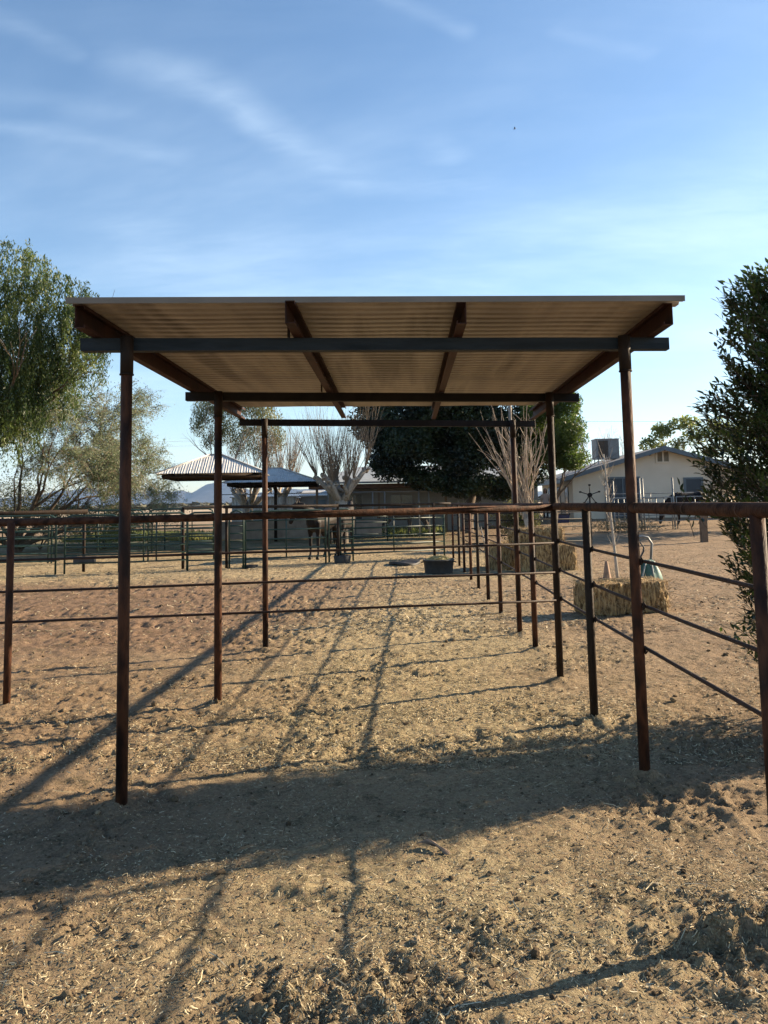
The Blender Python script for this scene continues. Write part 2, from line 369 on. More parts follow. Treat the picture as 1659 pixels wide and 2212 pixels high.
rng = np.random.default_rng(11)
def in_view(n, y0, y1, pw=1.0):
    """random spots over the part of the yard in front, denser near by"""
    u = rng.random(n); y = (y0**-pw + u*(y1**-pw-y0**-pw))**(-1/pw) if pw else y0+u*(y1-y0)
    x = (rng.random(n)*2-1)*(y*.56+.25)
    return x, y
def build_straw():
    Vs = []; Fs = []; T = []; b = 0
    for (n, y0, y1, L0, L1, w, pw) in [(110000, 2.2, 5.6, .005, .026, .0011, 1), (90000, 5, 11, .010, .045, .0018, .6), (46000, 10, 27, .03, .10, .0038, .5), (420, 2.2, 9, .07, .18, .0014, 1)]:
        x, y = in_view(n, y0, y1, pw)
        soil, straw, rough, green = masks(x, y)
        drift = sst(fbm(x*1.9, y*1.9, 57, 4), .40, .62); keep = rng.random(n) < (.10+.35*drift+(.35+.8*drift)*straw)*(1-.5*soil); x = x[keep]; y = y[keep]; n = len(x)
        a = rng.random(n)*np.pi*2; l = L0+(L1-L0)*rng.random(n)**2
        dx = np.cos(a)*l/2; dy = np.sin(a)*l/2; wx = -np.sin(a)*w*(.6+rng.random(n)); wy = np.cos(a)*w*(.6+rng.random(n))
        bend = rng.normal(0, .18, n)
        P = []
        tilt = rng.normal(0, .16, n); lift = rng.random(n)*.006+.003
        for t in (-1, 0, 1):
            cx = x+dx*t - dy*bend*(1-t*t); cy = y+dy*t + dx*bend*(1-t*t)
            cz = ground_z(cx, cy)+lift+np.abs(tilt)*l*.5*(t*np.sign(tilt)*.5+.5)
            for s in (-1, 1): P.append(np.stack([cx+wx*s, cy+wy*s, cz+s*w*.5], 1))
        V = np.stack(P, 1).reshape(-1, 3)
        i = np.arange(n)*6+b
        F = np.concatenate([np.stack([i, i+2, i+3, i+1], 1), np.stack([i+2, i+4, i+5, i+3], 1)])
        Vs.append(V); Fs.append(F); T.append(np.repeat(rng.random(n), 6)); b += len(V)
    m, nt, p = newmat('loose_straw'); N = nt.nodes
    at = N.new('ShaderNodeAttribute'); at.attribute_name = 'tint'
    r = N.new('ShaderNodeValToRGB'); nt.links.new(at.outputs['Fac'], r.inputs[0]); e = r.color_ramp.elements
    e[0].position = 0; e[0].color = (.045,.032,.018,1); e[1].position = 1; e[1].color = (.60,.52,.35,1)
    for q, c in ((.45, (.17,.14,.075,1)), (.72, (.36,.30,.17,1))):
        k = e.new(q); k.color = c
    nt.links.new(r.outputs[0], p.inputs['Base Color']); p.inputs['Roughness'].default_value = .7
    np_mesh('scattered_straw', np.concatenate(Vs), np.concatenate(Fs), m, attrs=dict(tint=np.concatenate(T)), label='loose pale straw and hay bits strewn over the dirt', cat='straw', kind='stuff')
build_straw()
def build_clods():
    bm = bmesh.new(); bmesh.ops.create_icosphere(bm, subdivisions=2, radius=1); bm.verts.ensure_lookup_table()
    bv = np.array([v.co[:] for v in bm.verts]); bf = np.array([[v.index for v in f.verts] for f in bm.faces]); bm.free()
    Vs = []; Fs = []; T = []; b = 0
    for (n, y0, y1, s0, s1, pw) in [(30000, 2.2, 5.6, .002, .009, 1), (3400, 5, 20, .006, .024, .6), (260, 2.3, 9, .010, .024, 1)]:
        x, y = in_view(n, y0, y1, pw); soil, straw, rough, green = masks(x, y)
        keep = rng.random(n) < (.2+1.0*rough+.5*soil); x = x[keep]; y = y[keep]
        for cx, cy, sx, sy, k in tuple((px, py-.02, .085, .075, 46) for px, py in POSTS[:9])+((1.27,3.08,.2,.15,300),(-.42,3.5,.2,.05,40),(-.2,2.75,.3,.12,40),(.2,2.62,.35,.1,40),(1.45,4.45,.3,.25,60)):
            if y0 < 3 and pw == 1 and s0 > .01 or s0 == .003:
                x = np.append(x, rng.normal(cx, sx, k)); y = np.append(y, rng.normal(cy, sy, k))
        n = len(x); s = s0+(s1-s0)*rng.random(n)**3
        z = ground_z(x, y)+s*.25
        for i in range(n):
            sc = s[i]*(.6+.8*rng.random(3)); sc[2] *= .75
            f3 = rng.normal(0, 1.7, (3, 3)); v = bv*sc*(1+.22*np.sin(bv@f3+rng.random(3)*6).sum(1, keepdims=True)*.6+.07*rng.normal(0, 1, (len(bv), 1)))
            a = rng.random()*6.28; ca, sa = math.cos(a), math.sin(a)
            v = np.stack([v[:,0]*ca-v[:,1]*sa, v[:,0]*sa+v[:,1]*ca, v[:,2]], 1)+[x[i], y[i], z[i]]
            Vs.append(v); Fs.append(bf+b); b += len(v); T.append(np.full(len(v), rng.random()))
    m, nt, p = newmat('dirt_clod'); N = nt.nodes
    at = N.new('ShaderNodeAttribute'); at.attribute_name = 'tint'
    r = N.new('ShaderNodeValToRGB'); nt.links.new(at.outputs['Fac'], r.inputs[0]); e = r.color_ramp.elements
    e[0].color = (.06,.043,.027,1); e[1].color = (.26,.20,.125,1)
    nt.links.new(r.outputs[0], p.inputs['Base Color']); p.inputs['Roughness'].default_value = .95; p.inputs['Specular IOR Level'].default_value = .1
    np_mesh('dirt_clods', np.concatenate(Vs), np.concatenate(Fs), m, attrs=dict(tint=np.concatenate(T)), label='small crumbled dirt and manure clods littering the trodden ground', cat='dirt clods', kind='stuff')
build_clods()

# ---------------------------------------------------------------- mountains and desert
def ridge(name, pts, Y, depth, cols, seed, amp):
    pts = np.array(pts, float); n = 420; m = 36
    x = np.linspace(pts[0,0], pts[-1,0], n); prof = np.interp(x, pts[:,0], pts[:,1])
    V = np.zeros((m, n, 3))
    for j in range(m):
        t = j/(m-1); k = math.sin(math.pi*min(t*1.0, 1))**.9 if t < .5 else 1-(t-.5)*2
        k = min(1, t*2)**1.3 if t <= .5 else 1-(t-.5)*2
        h = prof*k*(1+amp*(fbm(x*.004, np.full(n, t*6.), seed, 5)-.5)*(1 if k < .99 else .35))
        h = h - prof*.35*amp*np.abs(2*fbm(x*.006+t, np.full(n, t*3.), seed+5, 4)-1)*(k*(1-k)*4)
        V[j,:,0] = x; V[j,:,1] = Y+(t-.5)*depth; V[j,:,2] = np.maximum(h, -2)
    i = np.arange(n-1)[None,:]; j = np.arange(m-1)[:,None]; a = (j*n+i).ravel()
    F = np.stack([a, a+1, a+n+1, a+n], 1)
    np_mesh(name, V.reshape(-1,3), F, mat(name+'_rock', cols, scale=.002, rough=.95, detail=8, spec=.1), smooth=True, kind='structure')
S = 8000/1750
def mx(u): return (u-867)*S
mp_ = [(-900,2),(-300,20),(60,28),(110,38),(150,44),(186,53),(200,47),(216,42),(237,44),(259,36),(290,36),(302,35),(321,37),(346,34),(371,33),(393,37),(415,31),(432,42),(449,48),(470,50),(484,51),(500,48),(518,35),(560,26),(600,30),(622,34),(700,34),(730,22),(800,14),(1000,18),(1300,22),(1500,12),(2200,4)]
ridge('mountains', [(mx(u), h*S) for u, h in mp_], 8000, 1600, [(.028,.031,.042),(.062,.06,.066)], 4, .5)
# low scrub line on the desert edge
def scrub():
    V = []; F = []; b = 0; n = 3800
    x = rng.uniform(-420, 500, n); y = rng.uniform(520, 720, n)
    mb = []
    for i in range(n):
        s = rng.uniform(1.2, 3.2); k = 7
        P = rng.normal(0, 1, (k*3, 3))*[s*1.3, s, s*.45]+[x[i], y[i], s*.5]
        P[:,2] = np.abs(P[:,2]); V.append(P); F.append(np.arange(k*3).reshape(-1, 3)+b); b += k*3
    np_mesh('desert_scrub', np.concatenate(V), np.concatenate(F), mat('scrub_leaf', [(.05,.055,.035),(.13,.12,.08)], scale=.1, rough=.9), label='low dark desert scrub along the horizon', cat='scrub', kind='stuff')
scrub()

# ---------------------------------------------------------------- shade structure
PR = .031
shade = empty('horse_shade_shelter', (0, 7, 0), 'open shade shelter with six rusty pipe posts and a flat corrugated metal roof', 'shade shelter')
def local(o, root): o.location = Vector(o.location)-Vector(root.location)
def part(mb, name, mats, root, label=None):
    o = mb.build(name, mats, root); o.location = -Vector(root.location)
    if label: o['label'] = label
    return o
LP = [(-1.51,4.42,2.49),(-1.51,6.68,2.492),(-1.51,8.98,2.50)]; RP = [(1.35,4.80,2.508),(1.36,7.31,2.506),(1.37,9.82,2.51)]
BT = .036
for k, (l, r) in enumerate(zip(LP, RP)):
    for (x, y, z) in (l, r):
        top = z+BT-.002
        mb = MB().tube([(x, y, -.15), (x, y, 1.2), (x, y, top)], PR, 20)
        post = part(mb, 'post', M['rust'] if k != 1 or x < 0 else M['rust_dark'], shade)
        sl = MB().tube([(x, y, top-.21), (x, y, top+.004)], PR+.0045, 20); sl.tube([(x, y, top-.214), (x, y, top-.206)], PR+.008, 20)
        part(sl, 'sleeve', M['rust_dark'], shade)
    # square cross beam just behind the posts
    dx = (-.262, .292) if k == 0 else ((-.27, .29) if k == 1 else (-.272, .29))
    sl_ = (r[1]-l[1])/(r[0]-l[0]); off = PR+.036
    P = []
    for (xx, z) in ((l[0]+dx[0], l[2]), (r[0]+dx[1], r[2])):
        yy = l[1]+(xx-l[0])*sl_+off
        P.append([Vector((xx, yy-.034, z-BT)), Vector((xx, yy+.034, z-BT)), Vector((xx, yy+.034, z+BT)), Vector((xx, yy-.034, z+BT))])
    part(MB().hexa(*P), 'cross_beam', M['beam_grey'] if k == 0 else M['black_pipe'], shade, 'blue grey steel cross beam' if k == 0 else None)
def roofz(x, y):
    s = (x+1.7)/3.3
    return 2.668+.014*s + .003*(y-4.2)*.4
RH = .122
def rafter(x0, y0, x1, y1, z0, z1, side, name='rafter'):
    """C purlin, web vertical, open to +side in x"""
    mb = MB(); d = Vector((x1-x0, y1-y0, 0)).normalized(); nrm = Vector((d.y, -d.x, 0))*side
    def ring(x, y, z): return Vector((x, y, z))
    def slab(o0, o1, h0, h1):
        a = [Vector((x0,y0,z0))+nrm*o0+Vector((0,0,h0)), Vector((x0,y0,z0))+nrm*o1+Vector((0,0,h0)), Vector((x0,y0,z0))+nrm*o1+Vector((0,0,h1)), Vector((x0,y0,z0))+nrm*o0+Vector((0,0,h1))]
        b = [p+Vector((x1-x0, y1-y0, z1-z0)) for p in a]; mb.hexa(a, b)
    slab(0, .004, 0, RH)                # web
    slab(.0042, .052, 0, .004)          # bottom flange
    slab(.0042, .052, RH-.004, RH)      # top flange
    slab(.048, .052, .0042, .018); slab(.048, .052, RH-.018, RH-.0042)
    return part(mb, name, M['rafter'], shade)
zt = lambda i, s: (LP if s < 0 else RP)[i][2]+BT+.002
rafter(-1.705, 4.17, -1.79, 9.05, 2.528, 2.54, 1)
rafter(-.595, 4.20, -.66, 9.16, 2.534, 2.545, 1)
rafter(.375, 4.34, .425, 9.52, 2.54, 2.547, -1)
rafter(1.545, 4.50, 1.635, 9.88, 2.544, 2.549, -1)
for (x, y, z) in ((-.628, 4.58, 2.53), (.352, 4.72, 2.54), (-.66, 6.84, 2.53), (.375, 7.2, 2.545)):
    part(MB().box(x-.004, x+.004, y-.03, y+.03, z, z+.1), 'clip_plate', M['rust_dark'], shade)
def build_roof():
    fl = Vector((-1.735, 4.13)); fr = Vector((1.60, 4.46)); bl = Vector((-1.745, 8.86)); br = Vector((1.60, 9.42))
    nu, nv = 2, 1; pitch = .122; n = int(4.9/pitch)*16
    nx = 24; V = []; F = []
    for j in range(n+1):
        t = j/n; ph = t*4.9/pitch*2*math.pi; w_ = (ph/(2*math.pi)) % 1; h = .027*max(0, min(1, 1.9-abs(w_-.5)*8.0))
        for i in range(nx+1):
            s = i/nx; a = fl.lerp(fr, s); b = bl.lerp(br, s); q = a.lerp(b, t)
            z = 2.655+.016*s+.006*t + h + .002*math.sin(s*23+t*9)
            V.append((q.x, q.y, z))
    for j in range(n):
        for i in range(nx):
            a = j*(nx+1)+i; F.append((a, a+nx+1, a+nx+2, a+1))
    V = np.array(V); F = np.array(F); N = len(V)
    top = V+[0, 0, .0016]
    # side walls
    def bd(idx): return [(idx[k], idx[k+1], idx[k+1]+N, idx[k]+N) for k in range(len(idx)-1)]
    e = bd([i for i in range(nx+1)])+bd([n*(nx+1)+i for i in range(nx+1)])+bd([j*(nx+1) for j in range(n+1)])+bd([j*(nx+1)+nx for j in range(n+1)])
    FF = np.concatenate([F, F[:, ::-1]+N, np.array(e)])
    o = np_mesh('roof_sheet', np.concatenate([V, top]), FF, [M['roof_under'], M['galv']], shade, smooth=True)
    mi = np.zeros(len(FF), np.int32); mi[len(F):2*len(F)] = 1; o.data.polygons.foreach_set('material_index', mi)
    o.location = -Vector(shade.location)
    # rolled trim on the front edge
    mb = MB()
    a = [Vector((fl.x, fl.y-.004, 2.648)), Vector((fl.x, fl.y-.009, 2.648)), Vector((fl.x, fl.y-.012, 2.680)), Vector((fl.x, fl.y-.004, 2.680))]
    b = [p+Vector((fr.x-fl.x, fr.y-fl.y, .016)) for p in a]
    mb.hexa(a, b); part(mb, 'edge_trim', M['trim'], shade)
build_roof()

# ---------------------------------------------------------------- pipe fences
def fence(name, label, posts, zt_, rails, x_post=True, matp=None, rail_r=.0305, rod_r=.0105, rods=(1.215,.96,.71), ends=None, skip=(), group=None, path=None):
    """posts: list of (x,y); ends: ((x,y),(x,y)) for the rails"""
    root = empty(name, (posts[0][0], posts[0][1], 0), label, 'fence', group)
    for i, (x, y) in enumerate(posts):
        if i in skip: continue
        g = GZ(x, y)-.15
        part(MB().tube([(x, y, g), (x, y, zt_-rail_r*.6)], .0295, 14), 'post', M['rust'] if i % 3 != 1 else M['rust_dark'], root)
    (a, b) = ends
    if path: part(MB().tube(path, rail_r, 16), 'top_rail', M['rail'], root)
    else: part(MB().tube([(a[0], a[1], a[2]), ((a[0]+b[0])/2, (a[1]+b[1])/2, (a[2]+b[2])/2-.004), (b[0], b[1], b[2])], rail_r, 16), 'top_rail', M['rail'], root)
    for rz in rods:
        pts = []
        n = max(2, int(math.hypot(b[0]-a[0], b[1]-a[1])/1.3))
        for k in range(n+1):
            t = k/n; pts.append((float(np.interp(a[1]+(b[1]-a[1])*t, [p[1] for p in path], [p[0] for p in path])) if path else a[0]+(b[0]-a[0])*t, a[1]+(b[1]-a[1])*t, rz+(a[2]-1.52)*(1-t)+(b[2]-1.52)*t+random.uniform(-.006, .006)))
        part(MB().tube(pts, rod_r, 8), 'rod', M['rod'], root)
    return root
side_posts = [(1.41,-.3),(1.405,1.0),(1.39,3.22),(1.35,4.80),(1.355,6.03),(1.36,7.31),(1.375,8.72),(1.37,9.82),(1.37,11.65),(1.37,13.3),(1.37,14.95),(1.375,16.6),(1.38,18.4),(1.39,20.1),(1.42,22.9)]
f1 = fence('pipe_fence', 'long rusty pipe and rod fence running away down the right side of the shelter', side_posts, 1.522, None, skip=(3,5,7), ends=((1.352,-1.2,1.524),(1.42,22.9,1.50)), path=[(1.415,-1.2,1.526),(1.405,1.0,1.525),(1.388,3.22,1.524),(1.352,4.8,1.522),(1.36,7.3,1.518),(1.372,9.8,1.514),(1.37,14.9,1.508),(1.42,22.9,1.50)])
def clip(x, y, z, root, n=(1,0,0)):
    mb = MB(); 
    for s in (-1, 1):
        q = [(x+.028*n[0], y+s*.022, z-.022), (x+.046*n[0], y+s*.026, z), (x+.03*n[0], y+s*.022, z+.024)]
        mb.tube(q, .0045, 5)
    mb.box(x-.004+.03*n[0], x+.004+.03*n[0], y-.03, y+.03, z-.016, z+.016)
    part(mb, 'rod_clip', M['rust_dark'], root)
for (x, y) in side_posts[2:9]:
    for z in (1.215,.96,.71): clip(x, y, z, f1)
# side fence rods sit just outside the posts
for o in bpy.data.objects:
    if o.parent == f1 and o.name.startswith('rod') and 'clip' not in o.name: o.location.x += .041
for y in (2.95, 3.35, 3.95, 4.66, 4.92, 4.86, 6.9):   # weld rings on the top rail
    xr = float(np.interp(y, [1.0,3.22,4.8,7.3], [1.405,1.388,1.352,1.36]))
    part(MB().tube([(xr, y-.0015, 1.523), (xr, y+.0015, 1.523)], .0313, 16), 'weld', M['weld'], f1)
f2 = fence('pipe_fence', 'rusty pipe and rod fence crossing under the shelter at its second row of posts', [(-3.18,6.58),(-4.85,6.5)], 1.49, None, ends=((-5.2,6.47,1.462),(1.33,7.25,1.508)), rods=(1.208,.955,.71))
for o in bpy.data.objects:
    if o.parent == f2 and (o.name.startswith('rod') or o.name.startswith('top_rail')): o.location.y -= (.041 if o.name.startswith('rod') else .0)
# the far cross fence of the pen
def rails_between(mb, p, q, r, n=8): mb.tube([p, q], r, n)
f3 = empty('pipe_fence', (-1.7, 21.9, 0), 'far rusty pipe rail fence with green panels hung on it behind the water tub', 'fence')
for (x, y, h) in ((-10.5,20.2,1.5),(-7.99,20.38,1.53),(-5.62,20.87,1.56),(-4.48,20.78,1.58),(-1.71,21.87,1.58),(.9,23.0,1.55)):
    part(MB().tube([(x,y,-.1),(x,y,h)], .038, 10), 'post', M['rust_dark'], f3)
for (a, b, r) in (((-14,19.0,1.46),(-7.9,20.36,1.50),.055), ((-5.62,20.87,1.55),(-4.5,20.80,1.56),.03), ((-4.55,20.74,1.545),(-1.7,21.83,1.52),.042), ((-1.7,21.83,1.52),(1.4,23.3,1.52),.035)):
    part(MB().tube([a, b], r, 10), 'top_rail', M['rust_dark'] if r > .03 else M['wood'], f3)

def panel(a, b, z0, z1, nr, material, label, group, nv=1, r=.025, curved=True, name='corral_fence', legs=True):
    a = Vector((*a, 0)); b = Vector((*b, 0)); g = base_h(np.array([a.x]), np.array([a.y]))[0]
    root = empty(name, (a.x, a.y, float(g)), label, 'fence section', group); gz = float(g)
    d = (b-a); L_ = d.length; d.normalize()
    mb = MB(); c = .16 if curved else .01
    pts = [a+Vector((0,0,gz)), a+Vector((0,0,gz+z1-c)), a+d*c*.3+Vector((0,0,gz+z1-c*.3)), a+d*c+Vector((0,0,gz+z1)), b-d*c+Vector((0,0,gz+z1)), b-d*c*.3+Vector((0,0,gz+z1-c*.3)), b+Vector((0,0,gz+z1-c)), b+Vector((0,0,gz))]
    mb.tube(pts, r, 8); part(mb, 'frame', material, root)
    for k in range(nr):
        z = gz+z0+(z1-z0)*k/nr
        part(MB().tube([a+Vector((0,0,z)), b+Vector((0,0,z))], r*.85, 6), 'rail', material, root)
    for k in range(nv):
        t = (k+1)/(nv+1); q = a+d*L_*t
        part(MB().tube([q+Vector((0,.002,gz+z0)), q+Vector((0,.002,gz+z1))], r*.8, 6), 'upright', material, root)
    return root
GP = 'green pipe panels on the far side of the pen'
panel((-11.7,19.3), (-8.42,19.72), .32, 1.42, 6, M['green_pipe'], 'green pipe panel at the left edge, left of the gate with a black feeder', GP, 1)
gt = panel((-8.22,19.77), (-6.93,19.89), .25, 1.40, 6, M['green_pipe'], 'narrow green pipe gate with a black feeder hung low on its bottom rail', GP, 0, name='corral_gate')
panel((-6.80,19.92), (-5.42,20.5), .25, 1.42, 6, M['green_pipe'], 'green pipe panel between the narrow gate and the second shelter row post', GP, 1)
panel((-5.30,20.1), (-4.58,20.2), .25, 1.42, 6, M['green_pipe'], 'short green pipe panel just left of the rusty fence corner post', GP, 0)
panel((-4.36,20.55), (-4.02,20.62), .3, 1.45, 6, M['green_pipe'], 'very narrow green bow gate beside the rusty fence corner post', GP, 0, name='corral_gate')
panel((-3.98,20.7), (-2.02,21.55), .22, 1.42, 5, M['green_pipe'], 'long green pipe panel in front of the dark bay horse', GP, 1)
panel((-1.98,22.1), (-1.35,22.4), .22, 1.42, 6, M['green_pipe'], 'short green bow gate in front of the two nearest horses', GP, 0, name='corral_gate')
panel((-1.66,22.0), (1.2,23.4), .22, 1.36, 5, M['green_pipe'], 'wide dark green pipe gate behind the black water tub', GP, 1, curved=False, name='corral_gate')
GP2 = 'green pipe panels further back'
for i, (a, b, s) in enumerate([((-13.2,23.4),(-10.3,23.6),'middle row green panel at far left in front of the trees'),((-10.2,23.6),(-7.6,23.9),'middle row green panel just right of the far left one'),((-7.5,24.0),(-5.6,24.2),'middle row green panel between the narrow gate and the canopy post'),((-19,27.6),(-15.6,27.9),'leftmost of the back row of green panels under the pale tree'),((-15.5,27.9),(-12.2,28.2),'back row green panel beside the pale tree trunk'),((-12.1,28.3),(-8.8,28.6),'back row green panel below the mountains left of the near canopy'),((-8.7,29.8),(-6.9,30.6),'back row green panel directly behind the near canopy post'),((-3.2,33.4),(-.6,33.8),'back row green panel behind the dark bay horse')]):
    panel(a, b, .3, 1.5, 5, M['green_pipe'], s, GP2, 1)
# feeder on the narrow gate, small rubber pans, tub
mb = MB().box(-7.95,-7.45,19.62,19.78,.28,.40); mb.box(-7.98,-7.42,19.60,19.80,.40,.415)
mb.build('hanging_feeder', M['rubber'], None, 'black feeder box hung low on the narrow green gate', 'feeder')
def pan(x, y, r, h, label, cat='feed pan'):
    g = GZ(x, y); mb = MB().lathe((x, y, g), [(.001,.012),(r*.86,.012),(r*.97,h-.02),(r*1.04,h),(r*1.06,h-.015),(r*.93,-.01)][::-1], 24)
    return mb.build('feed_pan', M['rubber'], None, label, cat)
pan(-1.6, 21.75, .22, .2, 'small black rubber pan at the foot of the pinkish fence post'); pan(-3.9, 20.9, .2, .08, 'shallow black rubber pan under the thin green upright')
def tub():
    x, y = .80, 18.25; g = GZ(x, y)
    root = empty('rubber_tub', (x, y, g), 'round black rubber tub heaped with hay beside the right fence', 'tub')
    mb = MB().lathe((0,0,0), [(.001,.02),(.27,.02),(.325,.30),(.335,.315),(.355,.31),(.355,.285),(.335,.28),(.31,.03),(.30,0),(.001,0)], 32); mb.build('basin', M['rubber'], root)
    for s in (-1, 1): MB().tube([(s*.33,-.07,.26),(s*.385,-.05,.25),(s*.385,.05,.25),(s*.33,.07,.26)], .012, 6).build('handle', M['rubber'], root)
    V = []; F = []; n = 900
    for i in range(n):
        a = random.uniform(0, 6.28); r = .30*math.sqrt(random.random()); z = .27+.10*(1-(r/.3)**2)+random.uniform(-.02,.03)
        b = random.uniform(0, 6.28); l = random.uniform(.04,.1); w = .004
        p = Vector((r*math.cos(a), r*math.sin(a), z)); d = Vector((math.cos(b), math.sin(b), random.uniform(-.3,.5)))*l/2; s = Vector((-d.y, d.x, .4*l)).normalized()*w
        k = len(V); V += [p-d-s, p+d-s, p+d+s, p-d+s]; F.append((k,k+1,k+2,k+3))
    np_mesh('hay', np.array([v[:] for v in V]), np.array(F), mat('greenish_hay', [(.30,.28,.13),(.5,.44,.24)], scale=6, rough=.8), root)
tub()
def tray():
    mb = MB(); V=[]; n = 18
    for ring, z in ((.0,.035),(.8,.03),(1.0,.07),(1.04,.06),(1.0,.0)):
        for k in range(n):
            a = 6.283*k/n; V.append((.05+.38*ring*math.cos(a)*(1+.12*math.sin(3*a)), 21.0+.45*ring*math.sin(a), z+.03*math.sin(2*a)*ring))
    F = [(i*n+k, i*n+(k+1)%n, (i+1)*n+(k+1)%n, (i+1)*n+k) for i in range(4) for k in range(n)]
    mb.add(V, F, True); mb.build('rubber_mat', M['rubber'], None, 'crumpled flat black rubber mat lying left of the water tub', 'mat')
tray()

# ---------------------------------------------------------------- hay bales
M['hay'] = mat('packed_hay', [(.075,.045,.02),(.26,.165,.07),(.45,.32,.15)], scale=22, rough=.9, bump=1.0, bscale=60, stretch=(1.6,1.6,.3), detail=8, lo=.36, hi=.62)
M['twine'] = mat('bale_twine', [(.20,.13,.06),(.5,.38,.2)], rough=.8)
def bale(name, x, y, z, L_, W, H, rz, label, group='hay bales', seed=0):
    root = empty(name, (x, y, z), label, 'hay bale', group, rz)
    st = random.Random(seed)
    nx, ny, nz = 44, 20, 18; V = []; F = []
    def face(o, du, dv, nu, nv):
        b = len(V)
        for j in range(nv+1):
            for i in range(nu+1): V.append(o+du*(i/nu)+dv*(j/nv))
        for j in range(nv):
            for i in range(nu): a = b+j*(nu+1)+i; F.append((a, a+1, a+nu+2, a+nu+1))
    c = Vector((-L_/2, -W/2, 0)); X = Vector((L_,0,0)); Y = Vector((0,W,0)); Z = Vector((0,0,H))
    face(c, X, Z, nx, nz); face(c+Y+X, -X, Z, nx, nz); face(c+X, Y, Z, ny, nz); face(c+Y, -Y, Z, ny, nz); face(c+Z, X, Y, nx, ny); face(c+Y, X, -Y, nx, ny)
    P = np.array([v[:] for v in V]); ctr = np.array([0,0,H/2]); d = (P-ctr)/[L_/2, W/2, H/2]
    rad = np.maximum(np.abs(d).max(1), 1e-6); q = np.linalg.norm(d, axis=1)
    shr = 1-.13*np.clip(q-1.02, 0, 1)
    P = ctr+(P-ctr)*shr[:,None]
    nz_ = fbm(P[:,0]*22+P[:,1]*17+seed, P[:,2]*9+P[:,1]*5, seed, 4)-.5; n2 = fbm(P[:,0]*5+seed, P[:,2]*6+P[:,1]*5, seed+3, 2)-.5
    P = P+(d/q[:,None])*(nz_*.085+n2*.05)[:,None]
    P[:,2] = np.maximum(P[:,2], -.005)
    np_mesh('hay_block', P, np.array(F), M['hay'], root, smooth=True)
    # protruding stalks
    SV = []; SF = []
    for i in range(1500):
        f = st.random(); x_ = st.uniform(-.5,.5)*L_; z_ = st.uniform(.0, 1)*H; y_ = st.uniform(-.5,.5)*W
        if f < .45: p = Vector((x_, -W/2-.004, z_)); n = Vector((0,-1,0))
        elif f < .6: p = Vector((L_/2+.004, y_, z_)); n = Vector((1,0,0))
        elif f < .7: p = Vector((-L_/2-.004, y_, z_)); n = Vector((-1,0,0))
        else: p = Vector((x_, y_, H+.002)); n = Vector((0,0,1))
        dd = (n*st.uniform(.1,.9)+Vector((st.gauss(0,.6), st.gauss(0,.6), st.gauss(0,.9)))).normalized()*st.uniform(.03,.085)
        s = dd.cross(n+Vector((.1,.2,.3))).normalized()*.0028; k = len(SV)
        p = p-n*.01
        SV += [p-s, p+s, p+dd+s*.5, p+dd-s*.5]; SF.append((k,k+1,k+2,k+3))
    np_mesh('stalks', np.array([v[:] for v in SV]), np.array(SF), M['twine'], root)
    for t in (-.3, .3) if W < .5 else (-.32, 0, .32):
        yy = t*W; e = .012
        MB().tube([(-L_/2-e,yy,.02),(-L_/2-e,yy,H-.01),(-L_/2+.02,yy,H+e),(L_/2-.02,yy,H+e),(L_/2+e,yy,H-.01),(L_/2+e,yy,.02)], .003, 5).build('twine', M['twine'], root)
    return root
bale('hay_bale', 3.03, 11.55, GZ(3.03,11.5)-.01, 1.22, .56, .44, R(14), 'single hay bale lying alone in front of the green hand truck', None, 1)
bale('hay_bale', 3.22, 18.6, GZ(3.2,18.6)-.01, 1.32, .6, .60, R(6), 'bottom hay bale of the stack behind the fence, sunlit right end', 'hay bales in the stack', 2)
bale('hay_bale', 2.36, 19.35, GZ(2.3,19.3)-.01, .72, .95, .60, R(4), 'shaded hay bale at the left end of the stack bottom', 'hay bales in the stack', 3)
bale('hay_bale', 3.05, 18.72, .60, 1.22, .5, .34, R(3), 'flat hay bale on top of the stack behind the fence', 'hay bales in the stack', 4)
bale('hay_bale', 3.1, 19.75, GZ(3.1,19.6)-.01, 1.2, .55, .6, R(-3), 'back bottom hay bale of the stack, mostly hidden', 'hay bales in the stack', 5)

